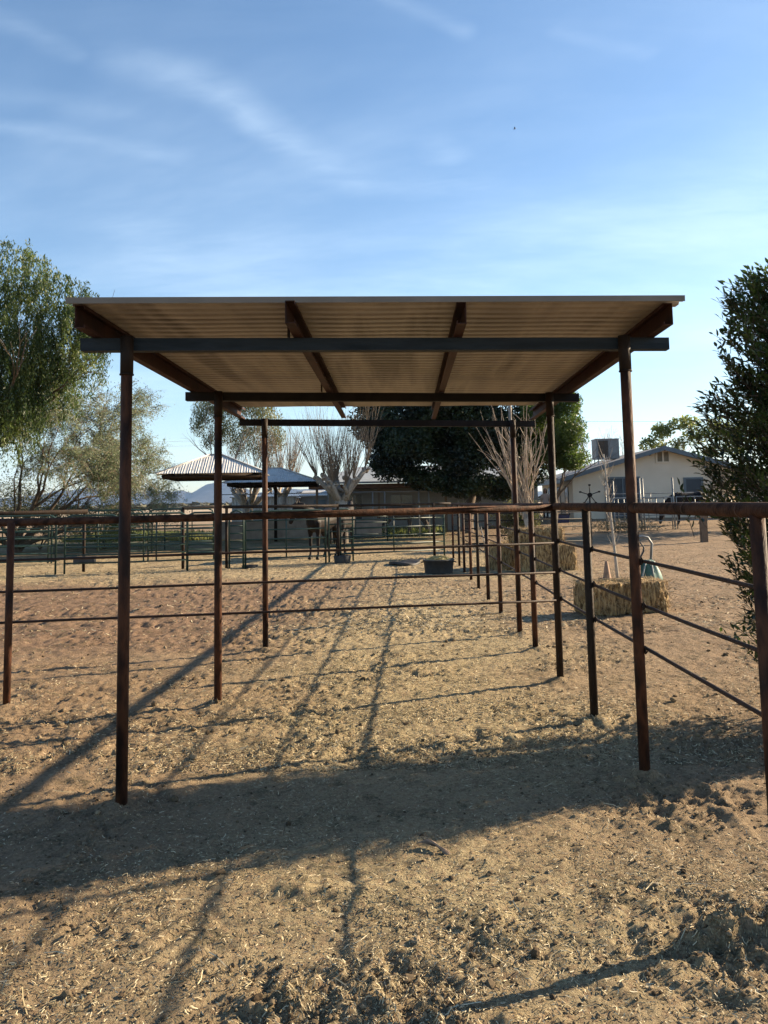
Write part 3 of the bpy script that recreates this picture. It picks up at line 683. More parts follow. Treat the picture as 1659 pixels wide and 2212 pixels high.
# ---------------------------------------------------------------- hand truck, cone
def hand_truck():
    root = empty('hand_truck', (3.50, 12.05, GZ(3.5,12.05)), 'hand truck with silver loop handle and green sack behind the single hay bale', 'hand truck')
    sil = M['silver_pipe']; grn = mat('green_tarp', [(.02,.075,.065),(.06,.15,.13)], scale=5, rough=.45)
    pts = [(-.17,.10,.10),(-.165,0,.62),(-.15,-.02,.88),(-.09,-.02,.99),(.0,-.02,1.01),(.09,-.02,.99),(.145,-.02,.90),(.12,0,.62),(.06,.05,.12)]
    MB().tube(pts, .019, 12).build('loop_handle', sil, root)
    MB().tube([(-.2,.1,.12),(.2,.1,.12)], .012, 8).build('axle', M['black_pipe'], root)
    for s in (-1, 1):
        w = MB().tube([(s*.2,.1,.12),(s*.245,.1,.12)], .12, 20); w.build('wheel', M['rubber'], root)
    MB().box(-.18,.18,-.16,.06,.015,.025).build('toe_plate', sil, root)
    # wrinkled green sack
    V = []; n = 22; m = 14
    for j in range(m+1):
        t = j/m; z = .06+.60*t; rx = .20*(1-.55*t**2)*(.6+.6*math.sin(min(1,t*2.2)*math.pi/2)); ry = .13*(1-.6*t**2)
        for k in range(n):
            a = 6.283*k/n; w = 1+.16*math.sin(5*a+3*t)+.08*math.sin(11*a-7*t)
            V.append((.02+rx*w*math.cos(a)+.03*t, -.02+ry*w*math.sin(a), z+.02*math.sin(4*a)*t))
    F = [(j*n+k, j*n+(k+1)%n, (j+1)*n+(k+1)%n, (j+1)*n+k) for j in range(m) for k in range(n)]+[tuple(m*n+k for k in range(n))]
    MB().add(V, F, True).build('sack', grn, root)
    for s, e in (((-.12,-.16,.22),(.02,-.12,.66)), ((.14,-.14,.2),(.1,-.1,.64))): MB().tube([s, e], .012, 6).build('strap', mat('grey_strap', [(.25,.28,.27)]), root)
    # dark hook-shaped blade
    MB().tube([(-.15,-.09,.55),(-.06,-.1,.70),(-.005,-.1,.80),(.0,-.1,.86),(-.05,-.1,.93)], [.012,.05,.05,.035,.006], 8, ry=[.01]*5).build('hook_blade', M['rubber'], root)
hand_truck()
def cone():
    g = GZ(4.06,16.43); root = empty('traffic_cone', (4.06,16.43,g), 'faded dusty brown traffic cone standing left of the sapling stake', 'cone')
    m = mat('faded_cone', [(.22,.13,.08),(.34,.21,.13)], scale=12, rough=.8)
    MB().lathe((0,0,.018), [(.085,0),(.075,.02),(.028,.32),(.022,.325),(.018,.32)], 20).build('cone_body', m, root)
    MB().box(-.12,.12,-.12,.12,0,.018).build('base', m, root)
cone()
def feather():
    root_m = mat('brown_feather', [(.10,.07,.045),(.32,.23,.16)], scale=30, rough=.7)
    mb = MB(); g = GZ(.12,3.88)+.012
    MB
    for k in range(9):
        t = k/8; a = R(-20-42*t); L_ = .065+.05*math.sin(t*2.6)
        b = Vector((.06+.062*t*.9, 3.895-.006*t, g+.020+.01*math.sin(t*3.1))); d = Vector((math.cos(a), math.sin(a)*.8, -.22)).normalized()
        e = b+d*L_; s = Vector((-d.y, d.x, 0)).normalized()*.0095; n = Vector((0,0,.004))
        mb.add([b-s*.7, b+n, b+s*.7, e-s*.6, e+n*.6, e+s*.6, e+d*.012], [(0,3,4,1),(1,4,5,2),(3,6,4),(4,6,5)], False)
    mb.tube([(.04,3.905,g+.010),(.09,3.905,g+.018),(.125,3.895,g+.016)], [.003,.005,.002], 6)
    mb.build('feather_clump', root_m, None, 'small fan of brown feathers lying at the near edge of the wide shadow', 'feathers')
feather()
def insect():
    root = empty('flying_insect', (.93, 6.0, 4.42), 'tiny dark insect flying high in the sky right of centre', 'insect')
    d = mat('dark_insect', [(.03,.04,.05)], rough=.5)
    MB().tube([(-.009,0,-.002),(-.003,0,0),(.004,0,.002),(.010,0,.006)], [.0015,.0035,.0032,.0015], 8).build('body', d, root)
    for s in (-1, 1): MB().add([(0,0,.003),(-.004,s*.004,.012),(.002,s*.006,.016),(.005,s*.003,.008)], [(0,1,2,3)]).build('wing', d, root)
insect()

# ---------------------------------------------------------------- hip roof canopies
def canopy(x, y, base, half, ze, zp, label, rz, pr=.07):
    root = empty('shade_canopy', (x, y, base), label, 'shade canopy', 'single post hip roof canopies', rz)
    mb = MB(); rr = .22*half/1.9
    # corrugated slopes
    V = []; F = []; n = 96
    for side in range(4):
        ca, sa = math.cos(side*math.pi/2), math.sin(side*math.pi/2); b = len(V)
        for j, (hw, dist, z) in enumerate(((half+.1, half+.1, ze), (rr, rr, zp))):
            pass
        m = 6
        for j in range(m+1):
            t = j/m; w = (half+.08)*(1-t)+rr*t; z = ze*(1-t)+zp*t
            for i in range(n+1):
                s = -(half+.08)+(2*half+.16)*i/n; s = max(-w, min(w, s))
                h = .012*math.sin(i/n*2*math.pi*(2*half/.085)) if abs(s) < w-.01 else 0
                p = (s, -w); V.append((p[0]*ca-p[1]*sa, p[0]*sa+p[1]*ca, z+h))
        for j in range(m):
            for i in range(n): a = b+j*(n+1)+i; F.append((a, a+1, a+n+2, a+n+1))
    me = MB().add(V, F); me.build('roof', mat('corrugated_galvanised', [(.34,.34,.335),(.54,.54,.525),(.42,.41,.39)], scale=3, rough=.75, metal=0, spec=.2), root)
    for side in range(4):
        a = R(90*side+45); w = (half+.08)*1.414
        MB().tube([(w*math.cos(a), w*math.sin(a), ze+.018), (rr*1.414*math.cos(a), rr*1.414*math.sin(a), zp+.018)], .06, 6, ry=.02).build('ridge_cap', M['galv'], root)
    MB().box(-rr-.05, rr+.05, -rr-.05, rr+.05, zp+.0, zp+.03).build('top_cap', M['galv'], root)
    h = half-.12; f = MB()
    for a, b in (((-h,-h),(h,-h)),((h,-h),(h,h)),((h,h),(-h,h)),((-h,h),(-h,-h))):
        f.tube([(a[0],a[1],ze-.09),(b[0],b[1],ze-.09)], .035, 4, ry=.07)
    f.build('rim_frame', M['rust_dark'], root)
    f = MB()
    for a in (45,135,225,315): f.tube([(h*1.38*math.cos(R(a)), h*1.38*math.sin(R(a)), ze-.09), (0,0,zp-.12)], .04, 6)
    for a in (0,90): f.tube([(-h*math.cos(R(a)), -h*math.sin(R(a)), ze-.1),(h*math.cos(R(a)), h*math.sin(R(a)), ze-.1)], .045, 6)
    f.build('brace_frame', M['rust_dark'], root)
    MB().tube([(0,0,-.1),(0,0,zp-.1)], pr, 14).build('post', M['rust_dark'], root)
canopy(-6.5, 28.4, 0, 1.72, 2.66, 3.36, 'nearer of the two hip roofed metal canopies on a single post', R(8))
canopy(-5.5, 35.5, 0, 1.95, 2.52, 3.17, 'farther metal canopy on a single post, right of and behind the other', R(4))

# ---------------------------------------------------------------- trees
def np_leaves(P, size, droop=0., tri=False, elong=2.2, jitter=.35):
    """small leaf faces at P, random facing; droop pulls them toward hanging"""
    n = len(P); s = size*(1-jitter+2*jitter*rng.random(n))[:,None]
    d = rng.normal(0, 1, (n, 3)); d[:,2] = d[:,2]*(1-.7*droop)-droop*2.2; d /= np.linalg.norm(d, axis=1)[:,None]
    w = np.cross(d, rng.normal(0, 1, (n, 3))); w /= np.linalg.norm(w, axis=1)[:,None]+1e-9
    a = P-d*s*.5; b = P+w*s/elong*.5; c = P+d*s*.5; e = P-w*s/elong*.5
    V = np.stack([a, b, c, e], 1).reshape(-1, 3); F = np.arange(4*n).reshape(-1, 4); return V, F
def grow(mb, p, d, L_, r, depth, rnd, spread=.55, up=.15, tips=None, n=3, minr=.006, gravity=0, ratio=.72, seg=3, wob=.14):
    pts = [p.copy()]; rs = [r]; q = p.copy(); dd = d.normalized()
    for i in range(seg):
        dd = (dd+Vector((rnd.gauss(0,wob), rnd.gauss(0,wob), rnd.gauss(0,wob)+up*.3-gravity))).normalized()
        q = q+dd*(L_/seg); pts.append(q.copy()); rs.append(max(minr*.6, r*(1-.4*(i+1)/seg)))
    mb.tube(pts, rs, 7 if r > .05 else (5 if r > .015 else 3), caps=False)
    if tips is not None and depth <= 1: tips += [(pts[-1].copy(), dd.copy()), (pts[len(pts)//2].copy(), dd.copy())]
    if depth <= 0: return
    for k in range(n):
        a = rnd.uniform(0, 6.28); o = dd.orthogonal().normalized(); o.rotate(Matrix.Rotation(a, 3, dd))
        nd = (dd+o*rnd.uniform(spread*.6, spread*1.4)+Vector((0,0,up))).normalized()
        st = pts[-1] if k < 2 else pts[rnd.randint(1, len(pts)-1)]
        grow(mb, st, nd, L_*rnd.uniform(ratio*.8, ratio*1.15), rs[-1]*rnd.uniform(.6,.8), depth-1, rnd, spread, up, tips, n, minr, gravity, ratio, seg, wob)
def crown_pts(ells, per, rnd_fill=.45):
    """points on and inside lumpy clumps"""
    out = []
    for (c, r, n) in ells:
        k = int(per*n); d = rng.normal(0, 1, (k, 3)); d /= np.linalg.norm(d, axis=1)[:,None]
        u = rng.random(k)**rnd_fill; out.append(np.array(c)+d*u[:,None]*np.array(r))
    return np.concatenate(out)

def weeping_tree():
    x, y = -15.0, 25.5; rnd = random.Random(3)
    root = empty('weeping_tree', (x, y, 0), 'tall dark green tree with drooping foliage at the left edge', 'tree')
    mb = MB(); tips = []
    grow(mb, Vector((0,0,-.2)), Vector((.12,0,1)), 3.4, .34, 4, rnd, .5, .2, tips, 3)
    mb.build('trunk', M['bark_brown'], root)
    P = []
    # drooping sprays: anchor points on lobes, strands hanging from each
    lobes = [((2.3,0,9.2),(1.5,1.5,1.2),60),((1.1,.3,9.5),(1.6,1.6,1.3),70),((3.8,.2,8.6),(1.2,1.4,.9),46),((4.8,0,7.9),(.85,1.1,.55),26),((5.0,.2,7.3),(.5,.8,.45),12),((1.8,0,7.4),(2.2,1.8,1.5),100),((3.4,.4,6.6),(1.2,1.4,1.0),44),((-1,0,8),(2.2,2.2,2),80),((0.3,.2,5.4),(1.8,1.7,1.2),60),((2.3,0,5.3),(1.2,1.2,.9),36),((3.1,0,5.6),(.6,.8,.7),14)]
    for c, r, n in lobes:
        for i in range(n*3):
            d = rng.normal(0, 1, 3); d /= np.linalg.norm(d); a = np.array(c)+d*np.array(r)*rng.random()**.35
            L_ = rng.uniform(.5, 1.7)*(1.25 if c[2] < 8 else .6); k = int(L_*55)
            t = rng.random(k); out = np.array([d[0], d[1], 0])*.25
            p = a+np.stack([out[0]*t, out[1]*t, .15*np.sin(t*3)-L_*t**1.1], 1)+rng.normal(0, .055, (k, 3)); P.append(p)
    P = np.concatenate(P); V, F = np_leaves(P, .125, droop=.75, elong=3.6)
    np_mesh('crown', V, F, leafmat('weeping_leaf', [(.026,.048,.014),(.062,.092,.026),(.115,.145,.042)], .35, scale=.9), root)
weeping_tree()
def pale_tree():
    x, y = -14.3, 30; rnd = random.Random(21)
    root = empty('budding_tree', (x, y, 0), 'half bare tree with pale budding twigs left of the mountains', 'tree')
    mb = MB(); tips = []
    for a, l in (((.5,0,1),2.4), ((1.0,.1,.85),2.5), ((-.2,.3,1),2.6), ((-.9,0,.7),2.4), ((.2,-.5,1),2.4), ((1.3,-.2,.42),2.2), ((.9,.5,1.0),2.5), ((-.5,-.4,.9),2.3)):
        grow(mb, Vector((rnd.uniform(-.15,.15),0,.2)), Vector(a), l, .095, 4, rnd, .62, .05, tips, 3, minr=.008, gravity=.03, ratio=.74)
    grow(mb, Vector((0,0,-.2)), Vector((0,0,1)), .9, .2, 0, rnd)
    mb.build('trunk', M['bark_brown'], root)
    tw = MB(); P = []
    for (p, d) in tips:
        for k in range(4):
            e = (d+Vector((rnd.gauss(0,.6), rnd.gauss(0,.6), rnd.gauss(0,.6)-.2))).normalized(); L_ = rnd.uniform(.3,.8)
            q = p+e*L_*.5+Vector((0,0,.03)); q2 = p+e*L_+Vector((0,0,-.12)); tw.tube([p, q, q2], [.006,.005,.003], 3, caps=False)
            n = 20; t = rng.random(n)[:,None]; P.append(np.array(p)*(1-t)+np.array(q2)*t+rng.normal(0,.06,(n,3)))
    tw.build('twigs', M['twig'], root)
    V, F = np_leaves(np.concatenate(P), .065, droop=.2)
    np_mesh('crown', V, F, leafmat('pale_bud_leaf', [(.075,.10,.05),(.15,.18,.10),(.24,.27,.18)], .4, scale=.7), root)
pale_tree()
def shrub(x, y, r, h, n, cols, label, name='shrub', leaf=.07, z=None, cat='shrub', group=None):
    g = GZ(x, y) if z is None else z
    root = empty(name, (x, y, g), label, cat, group); rnd = random.Random(int(x*100+y)); mb = MB(); tips = []
    for k in range(6): grow(mb, Vector((0,0,0)), Vector((rnd.gauss(0,.5), rnd.gauss(0,.5), 1)), h*.45, .025, 2, rnd, .6, .1, tips, 3)
    mb.build('stems', M['bark_brown'], root)
    ells = [((rnd.uniform(-.6,.6)*r, rnd.uniform(-.5,.5)*r, h*rnd.uniform(.25,.75)), (r*.5, r*.45, h*.28), 1) for _ in range(9)]
    V, F = np_leaves(crown_pts(ells, n/9), leaf)
    V[:,2] = np.maximum(V[:,2], .02)
    np_mesh('leaves', V, F, leafmat(name+'_leaf', cols, .35), root)
shrub(-11.6, 31.5, 1.5, 2.0, 5200, [(.10,.13,.045),(.24,.26,.10)], 'yellow green bush beside the pale tree below the mountains', leaf=.08)
shrub(-14.2, 31.8, 2.4, 3.0, 9000, [(.06,.07,.035),(.15,.15,.08)], 'large tangled olive bush under the pale budding tree', leaf=.08)
shrub(-15.5, 27.0, 1.6, 1.9, 5200, [(.05,.065,.035),(.14,.14,.085)], 'greyish bush at the foot of the weeping tree', leaf=.08)
shrub(-1.0, 45.0, 1.5, 1.1, 3800, [(.10,.12,.04),(.26,.26,.1)], 'low yellow green weeds behind the far grazing horse', leaf=.09)
def eucalyptus():
    root = empty('eucalyptus_tree', (-8.9, 50, 0), 'tall loose grey green tree with drooping leaves rising behind the near canopy', 'tree'); rnd = random.Random(5)
    mb = MB(); tips = []
    grow(mb, Vector((0,0,-.2)), Vector((-.05,0,1)), 3.2, .27, 4, rnd, .5, .22, tips, 3)
    mb.build('trunk', M['bark_pale'], root)
    lob = [((-2.9,0,7.6),(1.2,1.2,.9),1.2),((-3.6,0,6.7),(.6,.9,.9),.5),((-1.4,0,7.6),(1.5,1.4,1.2),1.4),((-2.2,.3,6.2),(.9,1.1,.9),.9),((0,0,7.9),(1.2,1.3,1),1.2),((.6,0,6.8),(1.1,1.2,1.0),1.0),((-.6,0,6.0),(1.2,1.2,.9),.9),((1.2,0,5.6),(.7,.9,.9),.7),((.2,.2,5.0),(1.0,1.0,.7),.5),((-1.2,0,5.2),(.7,.8,.7),.4),((-3.0,0,5.6),(.5,.6,.6),.25)]
    V, F = np_leaves(crown_pts(lob, 1900, .5), .17, droop=.7, elong=4)
    np_mesh('crown', V, F, leafmat('eucalyptus_leaf', [(.06,.075,.03),(.12,.13,.055),(.18,.18,.08)], .3, scale=.8), root)
eucalyptus()
def pollard(x, y, h, rt, knobs, whips, wl, label, seed, spread=1.0, wm='twig', z=None, wr=.0105):
    root = empty('pollard_tree', (x, y, 0 if z is None else z), label, 'tree', 'bare pollarded trees'); rnd = random.Random(seed)
    mb = MB(); kn = []
    mb.tube([(0,0,-.1),(.02,0,h*.5),(0,0,h)], [rt*1.25, rt, rt*1.1], 10)
    for k in range(knobs):
        a = 6.28*k/knobs+rnd.uniform(-.3,.3); l = rnd.uniform(.7,1.25)*spread
        d = Vector((math.cos(a)*.75, math.sin(a)*.6, rnd.uniform(.6,1.15)))
        p0 = Vector((0,0,h*.93)); p1 = p0+d*l*.45+Vector((rnd.gauss(0,.05),0,0)); p2 = p0+d*l+Vector((rnd.gauss(0,.1),0,.12))
        mb.tube([p0, p1, p2], [rt*.7, rt*.45, rt*.4], 7)
        [mb.ball(p2+Vector((rnd.gauss(0,.07), rnd.gauss(0,.07), rnd.gauss(0,.07))), rt*rnd.uniform(.22,.42), rt*rnd.uniform(.22,.42), rt*rnd.uniform(.22,.42), 7, 5) for _ in range(6)]; kn.append((p2, d))
        if rnd.random() < .5:
            p3 = p1+Vector((rnd.gauss(0,.22), rnd.gauss(0,.2), .3)); mb.tube([p1, p3], [rt*.4, rt*.3], 6); [mb.ball(p3+Vector((rnd.gauss(0,.05), rnd.gauss(0,.05), rnd.gauss(0,.05))), rt*rnd.uniform(.18,.34), rt*.3, rt*rnd.uniform(.18,.34), 7, 5) for _ in range(4)]; kn.append((p3, d))
    mb.build('trunk', M['bark_pale'], root)
    tw = MB()
    for (p, d) in kn:
        for k in range(int(whips*1.5)):
            dd = (d*rnd.uniform(.2,.75)+Vector((rnd.gauss(0,.24), rnd.gauss(0,.24), 1))).normalized(); L_ = wl*rnd.uniform(.45,1)
            q = [p.copy()]; cur = p.copy()
            for s in range(5):
                dd = (dd+Vector((rnd.gauss(0,.06), rnd.gauss(0,.06), .05))).normalized(); cur = cur+dd*L_/5; q.append(cur.copy())
            tw.tube(q, [wr,wr*.85,wr*.7,wr*.55,wr*.4,wr*.2], 4, caps=False)
            if rnd.random() < .7:
                s = q[rnd.randint(1,3)]; e = s+(dd+Vector((rnd.gauss(0,.4), rnd.gauss(0,.4), .1)))*L_*.3; tw.tube([s, (s+e)/2+Vector((0,0,.05)), e], [wr*.5,wr*.4,wr*.2], 3, caps=False)
    tw.build('whips', M[wm], root)
pollard(-2.45, 33, 1.7, .24, 7, 17, 3.4, 'large bare knobby pollarded tree in front of the far white house', 1, 1.05)
pollard(-7.2, 38, 1.5, .22, 6, 9, 2.8, 'bare pollarded tree with spreading white limbs behind the gap of the two canopies', 2, 1.0)
pollard(-6.0, 41, 2.0, .2, 6, 14, 3.6, 'bare pollarded tree fanning up behind the farther canopy', 3, 1.0)
def young_bare_tree():
    root = empty('bare_tree', (3.62, 24, 0), 'bare many stemmed whitish tree in front of the big dark tree', 'tree'); rnd = random.Random(12)
    mb = MB(); mb.tube([(.15,0,-.1),(.1,0,.6),(0,0,1.3)], [.10,.085,.09], 8); mb.build('trunk', M['bark_pale'], root)
    tw = MB()
    for k in range(44):
        dx = rnd.uniform(-.85,.42)*rnd.uniform(.5,1); d = Vector((dx, rnd.gauss(0,.25), 1)).normalized(); cur = Vector((rnd.uniform(-.12,.25), rnd.uniform(-.1,.1), rnd.uniform(1.0,1.5))); q = [cur.copy()]; L_ = rnd.uniform(1.8,3.6)
        for s in range(7):
            d = (d+Vector((rnd.gauss(0,.07), rnd.gauss(0,.07), .09))).normalized(); cur = cur+d*L_/7; q.append(cur.copy())
        r0 = rnd.uniform(.012,.026); tw.tube(q, [r0*(1-.12*i) for i in range(8)], 5, caps=False)
        for j in range(rnd.randint(1,3)):
            s = q[rnd.randint(2,6)]; e = s+(d+Vector((rnd.gauss(0,.5), rnd.gauss(0,.3), .2))).normalized()*rnd.uniform(.3,.8); tw.tube([s, (s+e)/2+Vector((0,0,.03)), e], [r0*.5,r0*.4,r0*.2], 3, caps=False)
    tw.build('branches', M['twig_red'], root)
young_bare_tree()
shrub(3.75, 26.5, .95, 1.75, 3600, [(.04,.055,.02),(.15,.14,.06)], 'leafy brown green shrub at the base of the bare many stemmed tree', leaf=.09)
def leafy_tree(name, x, y, z, trunk_h, rt, lob, per, leaf, cols, label, seed, trans=.3, lean=0, droop=.2, bark='bark_brown', fill=.45):
    root = empty(name, (x, y, z), label, 'tree'); rnd = random.Random(seed); mb = MB(); tips = []
    grow(mb, Vector((0,0,-.2)), Vector((lean,0,1)), trunk_h, rt, 4, rnd, .6, .15, tips, 3, ratio=.78)
    mb.build('trunk', M[bark], root)
    V, F = np_leaves(crown_pts(lob, per, fill), leaf, droop=droop, elong=2.2)
    np_mesh('crown', V, F, leafmat(name+'_leaf', cols, trans, scale=.8), root); return root
rl = random.Random(9)
lob = [((rl.uniform(-4.4,3.2), rl.uniform(-2.5,2.5), rl.uniform(3.2,7.2)), (rl.uniform(.9,1.5),)*2+(rl.uniform(.7,1.1),), 1) for _ in range(64)]
lob += [((-4.0,-1,4.6),(.9,.9,.8),1),((-3.6,-1,3.2),(.9,.9,.6),.8),((-2.5,-1.5,2.6),(.9,.8,.45),.6),((-.8,-1.5,2.4),(1,.8,.4),.6),((1.0,-1.5,2.1),(1,.8,.4),.6),((2.2,-1,2.4),(.9,.8,.5),.7),((-.5,-2,1.9),(.9,.7,.35),.5),((1.5,-1.5,1.75),(1.1,.7,.35),.5),((2.8,-.5,2.7),(1.1,.9,.7),1),((-2.0,-1,2.5),(1,.8,.6),.8),((-1.2,-2.2,2.3),(1.1,.7,.5),.8),((.4,-2.2,2.2),(1.1,.7,.5),.8),((1.9,-2,2.1),(1.1,.7,.5),.8),((3.8,-.5,3.6),(1.0,.9,.8),1),((3.6,-.5,5),(1.0,.9,.8),1),((3.5,-.5,6.4),(1.0,.9,.8),1)]
leafy_tree('dark_evergreen_tree', 3.1, 38.5, .15, 2.2, .3, lob, 1750, .17, [(.005,.011,.005),(.013,.025,.009),(.03,.048,.016)], 'broad very dark evergreen tree behind the shelter, in front of the far house', 8, .12)
lob = [((rl.uniform(-.8,.9), rl.uniform(-.9,.9), rl.uniform(2.9,5.5)), (rl.uniform(.45,.75),)*2+(rl.uniform(.4,.6),), 1) for _ in range(30)]+[((-1.3,0,2.4),(.5,.5,.5),.7),((-1.6,0,2.6),(.6,.5,.5),.7),((.9,0,5.1),(.5,.5,.45),.7),((.75,0,3.4),(.4,.5,.5),.6)]
leafy_tree('bright_green_tree', 6.5, 35, .25, 1.5, .14, lob, 1300, .115, [(.025,.045,.012),(.06,.095,.022),(.11,.15,.04)], 'bright sunlit green tree between the dark tree and the cream house', 18, .45)
lob = [((-2.4,0,5.0),(1.0,1,.8),1),((-1.6,0,6.1),(.9,1,.6),1),((0,0,6.6),(1.2,1,.6),1),((.9,0,5.6),(1.2,1,.7),1),((-.6,0,5.0),(.7,.7,.5),.4),((2.4,0,6.2),(1.2,1,.9),1),((3.6,0,5.2),(1.2,1,1.1),1.2),((2.0,0,4.5),(.9,.9,.6),.6),((4.8,0,6),(1.4,1.2,1.2),1)]
leafy_tree('olive_tree', 21.0, 60, .4, 2.4, .2, lob, 520, .27, [(.05,.075,.02),(.14,.17,.05),(.22,.24,.09)], 'sparse olive green tree rising behind the right side of the cream house roof', 28, .4, bark='bark_pale')
# off to the right: the yard trees whose shade crosses the lane
lob = [((rl.uniform(-2.2,2.2), rl.uniform(-1.6,1.6), rl.uniform(2.6,5.6)), (1.0,1.0,.8), 1) for _ in range(20)]
leafy_tree('yard_tree', 17.5, 34.5, .4, 2.0, .22, lob, 420, .2, [(.03,.05,.015),(.08,.11,.03)], 'leafy yard tree right of the silver corral, behind the big bush', 38, .3)
# bare tips behind the cream house
for i, (x, y, h) in enumerate(((13.0,62,6.6),(15.2,61,6.9),(16.6,63,6.4))):
    root = empty('bare_tree', (x, y, .4), ['thin bare tree top left of the rooftop cooler, next to the power pole','thin bare tree top directly behind the rooftop cooler','thin bare tree top right of the rooftop cooler behind the ridge'][i], 'tree', 'bare tree tops behind the cream house')
    rnd = random.Random(60+i); mb = MB(); grow(mb, Vector((0,0,0)), Vector((0,0,1)), h*.42, .12, 4, rnd, .35, .25, None, 3, minr=.012, ratio=.66); mb.build('trunk', M['twig'], root)
def sapling(x, y, pts, r, label, seed, nb=26):
    g = GZ(x, y); root = empty('sapling', (x, y, g), label, 'sapling'); rnd = random.Random(seed)
    P = [Vector(p) for p in pts]; mb = MB(); mb.tube(P, [1.25*r*(1-.7*i/(len(P)-1)) for i in range(len(P))], 8); mb.build('trunk', mat('pale_stem', [(.30,.26,.21),(.46,.41,.34)], scale=20, rough=.8), root)
    tw = MB()
    for k in range(nb):
        t = rnd.uniform(.12,.97)*(len(P)-1); i = int(t); p = P[i].lerp(P[min(i+1,len(P)-1)], t-i)
        d = Vector((rnd.choice((-1,1))*rnd.uniform(.3,.7), rnd.gauss(0,.3), 1)).normalized(); L_ = rnd.uniform(.12,.42); e = p+d*L_*.5; e2 = e+(d+Vector((0,0,.4))).normalized()*L_*.5
        tw.tube([p, e, e2], [.006,.005,.002], 4, caps=False)
    tw.build('branches', M['bark_pale'], root)
sapling(3.97, 15.26, [(0,0,-.05),(-.03,0,.5),(-.06,0,1.0),(-.10,0,1.5),(-.13,0,2.0),(-.16,0,2.42)], .026, 'thin leafless sapling standing behind the traffic cone', 4, 40)
sapling(2.25, 20.4, [(0,0,-.05),(-.12,0,.3),(-.22,0,.62),(-.28,0,.95)], .02, 'small bent bare sapling just behind the right fence', 6, 8)

# ---------------------------------------------------------------- the big bush at right
def big_bush():
    cx, cy = 3.18, 5.86; root = empty('laurel_bush', (cx, cy, GZ(cx, cy)), 'big glossy dark green bush at the right edge behind the fence', 'bush'); rnd = random.Random(77)
    def rad(z): return float(np.interp(z, [.35,.6,.9,1.4,1.9,2.3,2.65,3.0,3.3,3.5], [.75,1.14,1.10,1.0,1.02,1.08,.88,.72,.58,.1]))
    stems = MB()
    for k in range(7):
        a = rnd.uniform(0,6.28); stems.tube([(0,0,-.1),(.15*math.cos(a),.15*math.sin(a),.8),(.4*math.cos(a),.4*math.sin(a),1.8),(.45*math.cos(a),.45*math.sin(a),2.8)], [.04,.03,.022,.01], 6)
    Vs = []; tw = MB()
    leaf = np.array([(0,0,0),(.26,.17,.05),(.30,0,-.0),(.26,-.17,.05),(.66,.15,.05),(.68,0,.0),(.66,-.15,.05),(1,0,-.04)])
    lf = [(0,2,1),(0,3,2),(1,2,5,4),(2,3,6,5),(4,5,7),(5,6,7)]
    tri = np.array([(0,2,1),(0,3,2),(1,2,5),(1,5,4),(2,3,6),(2,6,5),(4,5,7),(5,6,7)])
    A = []; D = []; U = []; Sz = []
    for k in range(3900):
        z = rnd.uniform(.42, 3.35); a = rnd.uniform(0, 6.28)
        lump = .58+.80*float(vn(np.array([a*2.2]), np.array([z*2.6]), 5)[0])
        ro = rad(z)*lump*(1 if rnd.random() < .5 else rnd.uniform(.15,1))
        out = Vector((math.cos(a), math.sin(a), 0)); L_ = rnd.uniform(.2,.38)
        if rnd.random() < .07: ro *= rnd.uniform(1.05,1.22); L_ += .12
        if z < .9 and rnd.random() < .5: d = (out*.8+Vector((rnd.gauss(0,.3), rnd.gauss(0,.3), rnd.uniform(-.6,.1)))).normalized()
        else: d = (out*.75+Vector((rnd.gauss(0,.3), rnd.gauss(0,.3), rnd.uniform(.1,.9)))).normalized()
        q1 = (out.x*.916+out.y*.402)*ro*.82; q2 = (-out.x*.402+out.y*.916)*ro*.52; tip = Vector((q1*.916-q2*.402, q1*.402+q2*.916+(0 if z < 1 else min(.4, (z-1)*.27)), z)); s = tip-d*L_; m_ = s.lerp(tip, .5)+Vector((0,0,-.015))
        tw.tube([s, m_, tip], [.003,.0025,.0015], 3, caps=False)
        n = rnd.randint(8, 13)
        for i in range(n):
            t = .18+.82*i/(n-1); p = s.lerp(tip, t); ang = 2.4*i+rnd.uniform(-.3,.3); o = d.orthogonal().normalized(); o.rotate(Matrix.Rotation(ang, 3, d))
            ld = (d*.75+o*.7+Vector((0,0,.15))).normalized() if i < n-1 else d
            A.append(p); D.append(ld); U.append((Vector((0,0,1))+o*.5+Vector((rnd.gauss(0,.3),rnd.gauss(0,.3),0)))); Sz.append(rnd.uniform(.044,.072))
    A = np.array([a[:] for a in A]); D = np.array([a[:] for a in D]); U = np.array([a[:] for a in U]); Sz = np.array(Sz)
    S_ = np.cross(U, D); S_ /= np.linalg.norm(S_, axis=1)[:,None]+1e-9; U = np.cross(D, S_)
    V = A[:,None,:]+Sz[:,None,None]*(leaf[None,:,0:1]*D[:,None,:]+leaf[None,:,1:2]*S_[:,None,:]+leaf[None,:,2:3]*U[:,None,:])
    n = len(A); F = (tri[None]+np.arange(n)[:,None,None]*8).reshape(-1,3)
    np_mesh('leaves', V.reshape(-1,3), F, leafmat('glossy_laurel_leaf', [(.008,.018,.006),(.024,.046,.012),(.085,.12,.028)], .28, rough=.3, scale=5, spec=.6), root)
    tw.build('twigs', M['bark_brown'], root); stems.build('stems', M['bark_brown'], root)
big_bush()

